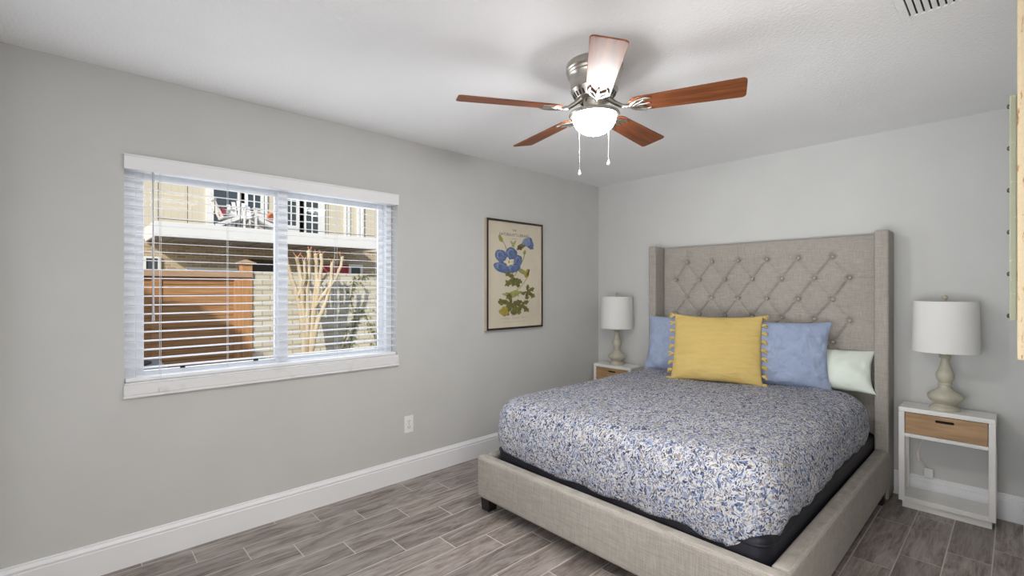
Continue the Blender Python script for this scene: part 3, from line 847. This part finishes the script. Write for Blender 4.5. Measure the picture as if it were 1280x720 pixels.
b = ringmesh(dcx, dcy, dhx, dhy, .19, [(d, ZT) for d, _ in dprof], duvf, n=26, m=60, close=(True, False))
dv = b.build('duvet', M['duvet'], None, smooth=70)
tag(dv, 'blue and taupe leaf print duvet spread over the bed', 'duvet')
so = dv.modifiers.new('thick', 'SOLIDIFY'); so.thickness = .012; so.offset = -1

# ------------------------------------------------------------------ pillows
def pillow_mesh(w, h, T, pinch=.05, seed=0, wr=.010, sag=.0, n=60, ear=.0, pipe=0, lowbulge=.15):
    b = MB(); vs = {}
    def edge(u, v):
        x = u * w / 2 * (1 - pinch * (1 - v * v) ** 1.0); z = v * h / 2 * (1 - pinch * (1 - u * u))
        c = (abs(u) ** 4) * (abs(v) ** 4)
        return x * (1 + ear * c), z * (1 + ear * c) - sag * (1 - u * u) * max(0, v)
    for side in (1, -1):
        for i in range(n + 1):
            for j in range(n + 1):
                u = math.sin((i / n - .5) * PI); v = math.sin((j / n - .5) * PI)
                on = i in (0, n) or j in (0, n)
                if side == -1 and on: vs[side, i, j] = vs[1, i, j]; continue
                x, z = edge(u, v)
                t = ((1 - u ** 2) * (1 - v ** 2)) ** .42 * T / 2 * (1 - lowbulge * v)
                wv = noise.noise(Vector((x * 9 + seed, z * 9, side * 3))) + .5 * noise.noise(Vector((x * 24 + seed, z * 17, side * 5)))
                # creases running in from the edges
                cr = math.sin(14 * math.atan2(z, x) + seed + 3 * noise.noise(Vector((x * 5, z * 5, seed)))) * (abs(u) ** 3 + abs(v) ** 3) * .35
                k = min(1, (1 - u * u) * (1 - v * v) * 6)
                y = side * t + (wv + cr) * wr * k * 1.0
                vs[side, i, j] = b.bm.verts.new((x, -y, z))
        for i in range(n):
            for j in range(n):
                b._f([vs[side, i, j], vs[side, i + 1, j], vs[side, i + 1, j + 1], vs[side, i, j + 1]])
    outline = [edge(math.sin((i / 40 - .5) * PI), -1) for i in range(40)] + [edge(1, math.sin((i / 40 - .5) * PI)) for i in range(40)] + [edge(math.sin((.5 - i / 40) * PI), 1) for i in range(40)] + [edge(-1, math.sin((.5 - i / 40) * PI)) for i in range(40)]
    return b, outline
def put(o, base_c, yaw, lean, h, roll=0):
    """base_c: the middle of the lower edge on the bed"""
    o.rotation_euler = (Matrix.Rotation(yaw, 3, 'Z') @ Matrix.Rotation(-lean, 3, 'X') @ Matrix.Rotation(roll, 3, 'Y')).to_euler()
    up = Matrix.Rotation(yaw, 3, 'Z') @ Matrix.Rotation(-lean, 3, 'X') @ Vector((0, 0, h / 2))
    o.location = Vector(base_c) + up
def pillow(name, label, m, w, h, T, base_c, yaw, lean, cat='pillow', piping=False, roll=0, **kw):
    t = thing(name, label, cat)
    b, outl = pillow_mesh(w, h, T, **kw)
    o = b.build('pillow_cover' if cat == 'pillow' else 'cushion_cover', m, t, smooth=80)
    if piping:
        p = MB(); pts = [(x, 0, z) for x, z in outl] + [(outl[0][0], 0, outl[0][1])]
        p.tube(pts, .005, 8, cap=False); p.build('piping', m, t, smooth=60)
    put(t, base_c, yaw, lean, h, roll)
    return t, outl
pillow('mint_pillow', 'pale mint green pillow at the right end of the headboard', M['mint'], .56, .285, .16, (2.083, -.270, .690), R(8), R(28), pinch=.03, seed=4, wr=.012, ear=.08)
pillow('blue_pillow', 'blue pillow leaning at the left end of the headboard', M['blue'], .64, .45, .17, (1.150, -.40, .695), R(11), R(17), piping=True, pinch=.035, seed=9, wr=.011, ear=.02)
pillow('blue_pillow', 'blue piped pillow between the yellow cushion and the mint pillow', M['blue'], .62, .445, .14, (1.850, -.425, .695), R(20), R(13), piping=True, pinch=.04, seed=21, wr=.016, ear=.06, roll=R(1))
yc, outl = pillow('yellow_cushion', 'square mustard yellow cushion with tasselled sides on the bed', M['yellow'], .60, .505, .16, (1.520, -.670, .700), R(18.5), R(22), cat='cushion', pinch=.025, seed=2, wr=.007, sag=.012, ear=.02, lowbulge=.3)
rt = random.Random(5)
def tassel(x, z, s, k):
    b = MB()
    b.tube([(x - s * .004, 0, z), (x + s * .008, 0, z)], [.005, .008], 8)
    b.sphere((x + s * .012, 0, z), .011, 8, 6, (1.0, .9, 1.1))
    for i in range(7):
        a = (i - 3) / 3; zz = a * .016 + rt.uniform(-.004, .004); yy = rt.uniform(-.012, .012)
        b.tube([(x + s * .012, 0, z), (x + s * .024, yy * .6, z + zz * .6 - .002), (x + s * rt.uniform(.030, .044), yy, z + zz - .008)], [.0065, .0065, .003], 6)
    b.build('tassel', M['yellow'], yc, smooth=70)
for s in (-1, 1):
    for k in range(9):
        v = -.98 + 1.96 * k / 8
        x = s * .60 / 2 * (1 - .025 * (1 - v * v)); tassel(x, v * .505 / 2, s, k)

# ------------------------------------------------------------------ nightstands
def nightstand(label, loc):
    t = thing('nightstand', label, 'nightstand', loc, group='nightstands beside the bed')
    w, d, h = .215, .21, .63                       # half width, depth; back at +y 0
    b = MB(); b.box(-w, w, -d, 0, h - .028, h); b.build('top', M['white_paint'], t, bevel=.004)
    b = MB()
    for s in (-1, 1):
        x0, x1 = (-w, -w + .03) if s < 0 else (w - .03, w)
        b.box(x0, x1, -d, -d + .03, .045, h - .028); b.box(x0, x1, -.03, 0, .045, h - .028)
        b.box(x0, x1, -d + .03, -.03, .455, h - .028)
    b.box(-w + .03, w - .03, -d, -d + .03, .448, .470)
    b.box(-w + .03, w - .03, -d + .03, 0, .448, .458)
    b.box(-w + .03, w - .03, -.012, 0, .458, h - .028)
    b.build('side_frame', M['white_paint'], t, bevel=.003)
    b = MB(); b.box(-w + .03, w - .03, -d, 0, .045, .075); b.box(-w + .0, -w + .03, -d + .03, -.03, .045, .075); b.box(w - .03, w, -d + .03, -.03, .045, .075)
    b.build('lower_shelf', M['white_paint'], t, bevel=.002)
    b = MB(); b.box(-w + .016, w - .016, -d + .020, -.01, 0, .045); b.build('plinth', M['white_paint'], t, bevel=.002)
    dr = MB()
    x0, x1, z0, z1 = -w + .033, w - .033, .473, h - .031
    # front with an oval grip cut through it: ring of quads around the slot
    hw, hh, cz = .043, .0085, z1 - .030
    slot = []
    for c_, a0 in ((hw - hh, -90), (-(hw - hh), 90)):
        for i in range(9):
            a = R(a0 + 180 * i / 8); slot.append((c_ + hh * math.cos(a), cz + hh * math.sin(a)))
    def outer(p):
        x, z = p; dx, dz = x, z - cz
        k = 1e9
        if dx > 1e-9: k = min(k, x1 / dx)
        if dx < -1e-9: k = min(k, x0 / dx)
        if dz > 1e-9: k = min(k, (z1 - cz) / dz)
        if dz < -1e-9: k = min(k, (z0 - cz) / dz)
        return (dx * k, cz + dz * k)
    fine = []
    for i, p in enumerate(slot):
        fine.append(p); q = slot[(i + 1) % len(slot)]
        for k in range(1, 6): fine.append((p[0] + (q[0] - p[0]) * k / 6, p[1] + (q[1] - p[1]) * k / 6))
    slot = fine
    for cx_, cz_ in ((x0, z0), (x1, z0), (x1, z1), (x0, z1)):      # snap rays to the corners
        pass
    out = [outer(p) for p in slot]
    for cx_, cz_ in ((x0, z0), (x1, z0), (x1, z1), (x0, z1)):
        i = min(range(len(out)), key=lambda i: math.hypot(out[i][0] - cx_, out[i][1] - cz_)); out[i] = (cx_, cz_)
    yf, yb = -d + .004, -d + .018
    rings = [[dr.bm.verts.new((p[0], yb, p[1])) for p in slot], [dr.bm.verts.new((p[0], yf, p[1])) for p in slot], [dr.bm.verts.new((p[0], yf, p[1])) for p in out], [dr.bm.verts.new((p[0], yb, p[1])) for p in out]]
    for a, c in zip(rings, rings[1:]):
        for i in range(len(a)):
            j = (i + 1) % len(a); dr._f([a[i], a[j], c[j], c[i]])
    do = dr.build('drawer', M['oak'], t); do['label'] = 'oak drawer front with an oval grip hole'
    b = MB(); b.box(x0 + .01, x1 - .01, -d + .045, -.02, z0, z0 + .008); b.box(x0 + .01, x1 - .01, -d + .034, -d + .046, z0, z1 - .004); b.build('drawer_box', M['dark_gap'], do)
    return t
NSR = nightstand('white nightstand with oak drawer at the right of the bed', (2.710, -.035, 0))
NSL = copy_tree(NSR); NSL['label'] = 'white nightstand mostly hidden behind the bed in the far corner'; NSL.location = (.335, -.035, 0)

# ------------------------------------------------------------------ table lamps
def lamp(label, loc):
    t = thing('table_lamp', label, 'lamp', loc, group='bedside lamps')
    pr = [(0, 0), (.070, 0), (.073, .006), (.071, .014), (.062, .022), (.050, .030), (.048, .036), (.056, .046), (.074, .058), (.083, .075), (.082, .090), (.070, .104), (.050, .116), (.038, .128),
          (.030, .140), (.029, .150), (.034, .155), (.034, .160), (.030, .165), (.036, .180), (.042, .195), (.044, .210), (.040, .228), (.031, .250), (.024, .275), (.020, .300), (.019, .312),
          (.025, .316), (.029, .322), (.025, .328), (.023, .331), (.029, .336), (.030, .342), (.025, .348), (.023, .352), (.029, .357), (.029, .364), (.022, .370), (.014, .374), (.012, .40), (0, .40)]
    b = MB(); b.lathe(pr, n=40); b.build('lamp_base', M['lamp_base'], t, smooth=50)
    b = MB(); b.lathe([(.158, .355), (.152, .664), (.150, .664), (.156, .355), (.158, .355)], n=56); b.build('lamp_shade', M['shade'], t, smooth=50)
    b = MB(); b.tube([(0, 0, .40), (0, 0, .455)], .012, 10); b.sphere((0, 0, .49), .03, 14, 10); bo = b.build('bulb', M['shade'], t, smooth=60)
    b = MB()
    for s in (-1, 1): b.tube([(0, s * .012, .40), (0, s * .045, .44), (0, s * .05, .54), (0, s * .03, .63), (0, 0, .658)], .0018, 6)
    for k in range(3):
        a = 2 * PI * k / 3; b.tube([(0, 0, .658), (.151 * math.cos(a), .151 * math.sin(a), .662)], .0015, 6)
    b.build('harp', M['nickel'], t)
    b = MB(); b.lathe([(0, .656), (.007, .657), (.009, .664), (.006, .670), (.010, .676), (.014, .686), (.013, .694), (.007, .701), (0, .703)], n=16); b.build('finial', M['lamp_base'], t, smooth=60)
    return t
LR = lamp('table lamp with white drum shade on the right nightstand', (2.704, -.140, .63))
LL = copy_tree(LR); LL['label'] = 'table lamp with white drum shade in the far corner left of bed'; LL.location = (.325, -.140, .63)
LL.rotation_euler = (0, 0, R(40))

# cord behind the right nightstand
pcd = thing('power_cord', 'white cord with plug adapter hanging behind the right nightstand', 'cord', (2.60, -.02, .1))
b = MB(); b.tube([(2.62, -.012, .50), (2.60, -.013, .42), (2.573, -.014, .36), (2.562, -.020, .30), (2.575, -.028, .26), (2.60, -.030, .235), (2.615, -.028, .20)], .0035, 8)
b.build('cable', M['cord'], pcd, world=True, smooth=60)
b = MB(); b.tube([(2.563, -.020, .305), (2.570, -.027, .255)], [.009, .009], 8); b.build('inline_switch', mat('pinkish_white_plastic', (222, 206, 202), .5), pcd, world=True, smooth=60)
b = MB(); b.box(2.594, 2.640, -.034, -.0175, .158, .215); b.build('plug', M['cord'], pcd, world=True, bevel=.004)

# ------------------------------------------------------------------ outside: courtyard and neighbouring house
struct(MB().box(-30, -.18, -30, 30, -.35, -.15).build('ground', M['paving']))
# unseen tall blocks added along the house wall to cast the fence shadow
hw_ = thing('fence_shade_blocks', 'unseen tall blocks added along the same wall to shade the fence', 'building', (3, -10, -.15))
b = MB(); b.box(-.18, .35, -9.2, -7.95, -.15, 5.12); b.box(-.18, 7, -20, -8.9, -.15, 5.62); b.build('shade_block_body', M['siding'], hw_, world=True)
b = MB(); b.box(.5, 6.5, -19, -9.0, 5.62, 5.8); b.build('shade_block_top', M['roof'], hw_, world=True)
# brick garden wall
struct(MB().box(-4.7, -4.5, -2.145, 6, -.15, 1.615).build('garden_wall', M['white_brick']))
# cedar fence
fe = thing('wooden_fence', 'cedar board fence with capped post across the courtyard', 'fence', (-4.5, -3.4, -.15))
b = MB(); z = -.13
while z < 1.5:
    b.box(-4.56, -4.53, -7.5, -2.37, z, min(z + .135, 1.53)); z += .142
b.box(-4.575, -4.56, -7.5, -2.37, -.13, 1.5)
b.build('boards', M['cedar'], fe, world=True)
b = MB(); b.box(-4.60, -4.46, -7.5, -2.145, 1.53, 1.612); b.build('top_rail', M['cedar_rail'], fe, world=True, bevel=.006)
b = MB(); b.box(-4.60, -4.495, -2.37, -2.285, -.15, 1.53); b.build('trim_board', M['cedar_post'], fe, world=True, bevel=.004)
b = MB(); b.box(-4.62, -4.48, -2.285, -2.145, -.15, 1.73); po = b.build('post', M['cedar_post'], fe, world=True, bevel=.005)
b = MB(); b.prism([(-4.66, -2.325), (-4.44, -2.325), (-4.44, -2.105), (-4.66, -2.105)], lambda x, y: (x, y, 1.73), lambda x, y: (x, y, 1.748))
b.prism([(-4.645, -2.31), (-4.455, -2.31), (-4.455, -2.12), (-4.645, -2.12)], lambda x, y: (x, y, 1.748), lambda x, y: (-4.55 + (x + 4.55) * .15, -2.215 + (y + 2.215) * .15, 1.79))
b.build('post_cap', M['cedar_rail'], po, world=True)
for yy in (-5.2, -3.25):
    b = MB(); b.box(-4.535, -4.51, yy - .05, yy + .05, -.15, 1.53); b.build('batten', M['cedar'], fe, world=True)
# air-conditioning unit
ac = thing('air_conditioner', 'grey outdoor air conditioning unit below the window by the fence', 'air conditioner', (-2.6, -3.75, -.15))
b = MB(); b.box(-2.95, -2.25, -4.12, -3.40, -.1, .67); b.build('cabinet', M['ac'], ac, world=True, bevel=.03, seg=3)
b = MB(); b.lathe([(0, 0), (.27, 0), (.27, .012), (.25, .016), (0, .016)], (-2.6, -3.76, .67), 32); b.build('fan_grille', M['iron'], ac, world=True)
b = MB(); b.box(-2.98, -2.22, -4.15, -3.37, -.15, -.1); b.build('pad', M['asphalt'], ac, world=True)

# pollarded tree
tr = thing('pruned_tree', 'bare pollarded tree with pale smooth stems before the brick wall', 'tree', (-4.0, -1.55, -.15))
rnd = random.Random(11); tb = MB()
def limb(pts, r0, r1, X=-4.0):
    P = [Vector(p) for p in pts]; fine = []
    n = 5
    for i in range(len(P) - 1):
        p0 = P[max(i - 1, 0)]; p1 = P[i]; p2 = P[i + 1]; p3 = P[min(i + 2, len(P) - 1)]
        for k in range(n):
            t = k / n
            fine.append(.5 * ((2 * p1) + (p2 - p0) * t + (2 * p0 - 5 * p1 + 4 * p2 - p3) * t * t + (3 * p1 - p0 - 3 * p2 + p3) * t ** 3))
    fine.append(P[-1]); m_ = len(fine)
    fine = [p + Vector((rnd.uniform(-1, 1), rnd.uniform(-1, 1), 0)) * .006 for p in fine]
    r0 *= .8; r1 *= .85; rad = [r0 + (r1 - r0) * i / (m_ - 1) for i in range(m_)]
    rad[-2] *= 1.25; rad[-1] *= 1.1
    tb.tube(fine, rad, 9)
    e = fine[-1]; tb.sphere(e, r1 * 1.5, 8, 6, (1, 1, .9))
    for k in range(3):
        q = e + Vector((rnd.uniform(-.06, .06), rnd.uniform(-.07, .07), rnd.uniform(.03, .10))); tb.mi = 1; tb.tube([e, (e + q) / 2 + Vector((0, rnd.uniform(-.01, .01), 0)), q], [.012, .009, .006], 6); tb.mi = 0
A = (-4.0, -1.60, -.15); Bs = (-3.95, -1.50, -.15)
limb([A, (-4.0, -1.59, .3), (-4.0, -1.60, .75), (-4.02, -1.66, 1.15), (-4.05, -1.74, 1.5), (-4.08, -1.83, 1.83)], .060, .026)
limb([(-4.0, -1.59, .6), (-4.0, -1.60, 1.0), (-3.98, -1.64, 1.4), (-4.0, -1.66, 1.65), (-3.99, -1.70, 1.80)], .050, .026)
limb([(-4.0, -1.58, .4), (-3.99, -1.55, .9), (-4.0, -1.55, 1.3), (-4.0, -1.53, 1.6), (-4.0, -1.53, 1.90)], .058, .028)
limb([Bs, (-3.96, -1.51, .35), (-3.98, -1.49, .85), (-4.0, -1.45, 1.2), (-4.0, -1.42, 1.5), (-4.0, -1.43, 1.86)], .056, .026)
limb([(-4.0, -1.47, .95), (-3.97, -1.42, 1.25), (-3.96, -1.37, 1.6), (-3.97, -1.36, 1.86)], .044, .024)
limb([(-3.96, -1.50, .5), (-3.93, -1.44, .85), (-3.92, -1.33, 1.15), (-3.92, -1.24, 1.45), (-3.92, -1.22, 1.76)], .048, .024)
limb([(-3.97, -1.46, 1.1), (-3.93, -1.30, 1.35), (-3.92, -1.18, 1.5), (-3.92, -1.09, 1.72), (-3.92, -1.07, 1.84)], .036, .022)
limb([(-4.0, -1.44, 1.3), (-4.03, -1.33, 1.48), (-4.05, -1.23, 1.60)], .028, .02)
limb([(-4.02, -1.68, 1.25), (-3.96, -1.60, 1.5), (-3.95, -1.61, 1.78)], .030, .02)
limb([(-4.0, -1.54, 1.4), (-4.05, -1.50, 1.6), (-4.08, -1.48, 1.82)], .03, .02)
tb.build('trunk', [M['bark'], M['twig']], tr, world=True, smooth=60)

# climbing vine on the garden wall
vn = thing('climbing_vine', 'sparse green vine climbing the pale brick wall right of the tree', 'vine', (-4.49, -.6, -.15))
vb_ = MB(); lf = MB(); rv = random.Random(3)
paths = [[(-.66, -.1), (-.70, .4), (-.60, .8), (-.68, 1.2), (-.62, 1.58)], [(-.62, .75), (-.45, 1.0), (-.32, .7), (-.22, .45)], [(-.25, -.1), (-.22, .6), (-.15, 1.1), (-.20, 1.6)], [(-.75, -.1), (-.82, .4), (-.72, .75)], [(-.60, 1.5), (-.4, 1.6), (-.1, 1.61)], [(.1, -.1), (.05, .8), (.12, 1.58)]]
for pth in paths:
    pts = [(-4.492, y, z) for y, z in pth]; vb_.tube(pts, .006, 5)
    for (a, c) in zip(pts, pts[1:]):
        for k in range(16):
            t = rv.random(); p = Vector(a).lerp(Vector(c), t) + Vector((rv.uniform(.0, .035), rv.gauss(0, .045), rv.gauss(0, .045)))
            p.x = max(p.x, -4.49)
            s = rv.uniform(.012, .028); d1 = Vector((rv.uniform(-.3, .3), rv.uniform(-1, 1), rv.uniform(-1, .6))).normalized(); d2 = d1.cross(Vector((1, rv.uniform(-.5, .5), rv.uniform(-.5, .5)))).normalized()
            lf.poly([p - d1 * s * 1.3, p + d2 * s * .8, p + d1 * s * 1.3, p - d2 * s * .8])
vb_.build('stem', M['vine'], vn, world=True)
lf.build('leaves', M['leaf'], vn, world=True)

# neighbouring house
nb = thing('neighbour_house', 'two storey neighbouring house with white balcony seen through the window', 'building', (-12, .5, -.15))
FXn = -12.0
b = MB(); b.box(-18, FXn, -9, 12, -.15, 2.62); b.build('brick_wall', M['tan_brick'], nb, world=True)
b = MB(); b.box(-18, FXn + .03, -9, 12, 2.62, 6.2); b.build('siding_wall', M['siding'], nb, world=True)
b = MB(); b.box(-18.4, FXn + .5, -9.3, 12.3, 6.2, 6.4); b.prism([(-18.4, 6.4), (FXn + .5, 6.4), (-15, 8.2)], lambda x, z: (x, -9.3, z), lambda x, z: (x, 12.3, z)); b.build('roof', M['roof'], nb, world=True)
b = MB(); b.box(FXn + .03, -10.2, -2.645, 2.68, 2.60, 2.87); b.build('balcony_deck', M['soffit'], nb, world=True)
b = MB(); b.box(-10.2, -10.16, -2.685, 2.72, 2.555, 2.895); b.box(FXn + .03, -10.2, -2.685, -2.645, 2.555, 2.895); b.box(FXn + .03, -10.2, 2.68, 2.72, 2.555, 2.895); b.build('balcony_fascia', M['out_white'], nb, world=True, bevel=.006)
b = MB()
for yj in [-2.2 + i * .62 for i in range(8)]: b.box(FXn + .03, -10.2, yj - .03, yj + .03, 2.565, 2.60)
b.build('joists', M['soffit'], nb, world=True)
rl = MB(); zt = 3.85
y = -2.60
rl.tube([(-10.24, -2.62, zt), (-10.24, 2.65, zt)], .016, 6)
rl.tube([(-10.24, -2.62, 2.96), (-10.24, 2.65, 2.96)], .007, 6)
while y < 2.66:
    rl.tube([(-10.24, y, 2.895), (-10.24, y, zt)], .0075, 5); y += .55
rl.build('balcony_railing', M['iron'], nb, world=True)
for yy in (1.0 if False else 2.56,):
    b = MB(); b.box(-12 + .03, -11.93, yy - .09, yy + .09, 2.87, 6.0); b.build('corner_trim', M['out_white'], nb, world=True)
def opening(y0, y1, z0, z1, name, fw=.09, m=M['pane_dark'], mull=1, rails=1, x=FXn + .03, fm=None):
    b = MB(); b.box(x, x + .05, y0 - fw, y0, z0 - fw, z1 + fw); b.box(x, x + .05, y1, y1 + fw, z0 - fw, z1 + fw); b.box(x, x + .05, y0, y1, z1, z1 + fw); b.box(x, x + .05, y0, y1, z0 - fw, z0)
    for i in range(1, mull + 1):
        yy = y0 + (y1 - y0) * i / (mull + 1); b.box(x, x + .035, yy - .018, yy + .018, z0, z1)
    for i in range(1, rails + 1):
        zz = z0 + (z1 - z0) * i / (rails + 1); b.box(x, x + .034, y0, y1, zz - .015, zz + .015)
    o = b.build(name, fm or M['out_white'], nb, world=True)
    b = MB(); b.box(x, x + .015, y0, y1, z0, z1); b.build('pane', m, o, world=True)
opening(-1.20, -.62, 2.98, 4.9, 'french_door', .17, mull=0, rails=0)
opening(-.36, -.03, 3.55, 4.6, 'window', .18, mull=1, rails=1)
opening(.67, .96, 3.28, 4.4, 'window', .22, mull=1, rails=2)
opening(1.25, 1.62, 3.08, 4.9, 'french_door', .20, mull=1, rails=4)
opening(2.98, 3.05, 3.0, 5, 'trim_panel', .07, M['out_white'], 0, 0)
opening(-2.66, -2.42, 1.2, 2.14, 'window', .05, mull=0, rails=1)
opening(-1.75, -.69, -.1, 1.86, 'carport', .08, M['garage'], 0, 0, FXn)
opening(-.30, .42, -.1, 2.16, 'carport', .05, M['garage'], 0, 0, FXn, M['garage'])
opening(1.80, 2.55, -.1, 2.08, 'red_door', .06, M['red_door'], 0, 0, FXn, M['red_door'])
opening(2.70, 3.02, 1.2, 2.10, 'window', .08, mull=0, rails=0, x=FXn)
# iron scroll gate top before the carport
ig = MB()
for i in range(6):
    y0 = -1.66 + i * .17
    ig.tube([(-11.9, y0 + .07 * math.cos(a), 1.72 + .07 * math.sin(a)) for a in [PI * k / 8 for k in range(9)]], .012, 5)
ig.tube([(-11.9, -1.75, 1.72), (-11.9, -.69, 1.72)], .014, 5)
ig.tube([(-11.9, -1.75, -.1), (-11.9, -1.75, 1.78)], .02, 5); ig.tube([(-11.9, -.69, -.1), (-11.9, -.69, 1.78)], .02, 5)
ig.build('iron_gate', M['iron'], nb, world=True)

def garden_chair(label, loc, rz, cushion=None):
    t = thing('garden_chair', label, 'chair', loc, rz, 'white chairs on the balcony')
    # faces +x locally
    b = MB()
    for i in range(5): b.bar((.30, -.22 + i * .11, .40), (-.20, -.22 + i * .11, .30), .09, .02)
    b.build('seat', M['out_white'], t)
    b = MB()
    for i in range(5):
        yy = -.22 + i * .11; top = .95 - .05 * abs(i - 2) ** 1.4
        b.bar((-.17, yy * .9, .28), (-.42, yy * 1.12, top), .09, .02, up=(1, 0, 0))
    b.bar((-.36, -.24, .75), (-.36, .24, .75), .05, .02)
    b.build('backrest', M['out_white'], t)
    for s in (-1, 1):
        b = MB(); b.bar((-.34, s * .31, .56), (.36, s * .31, .60), .11, .022); b.build('armrest', M['out_white'], t)
        b = MB(); b.bar((.28, s * .29, 0), (.28, s * .29, .59), .09, .035, up=(1, 0, 0)); b.build('leg', M['out_white'], t)
        b = MB(); b.bar((-.45, s * .27, .03), (.28, s * .27, .38), .035, .09); b.build('leg', M['out_white'], t)
    if cushion:
        b = MB(); b.sphere((-.16, 0, .45), .14, 14, 10, (.6, 1.2, .9)); b.build('cushion', cushion, t, smooth=70)
    return t
garden_chair('white slatted garden chair leaning leftmost on the balcony, pink cushion', (-10.9, -1.05, 2.872), R(90), M['cushion_red'])
garden_chair('white slatted garden chair facing the window, middle of the balcony three', (-11.45, -.62, 2.872), R(0))
garden_chair('white slatted garden chair on the balcony with an orange cushion', (-10.9, -.22, 2.872), R(-90), M['cushion_orange'])
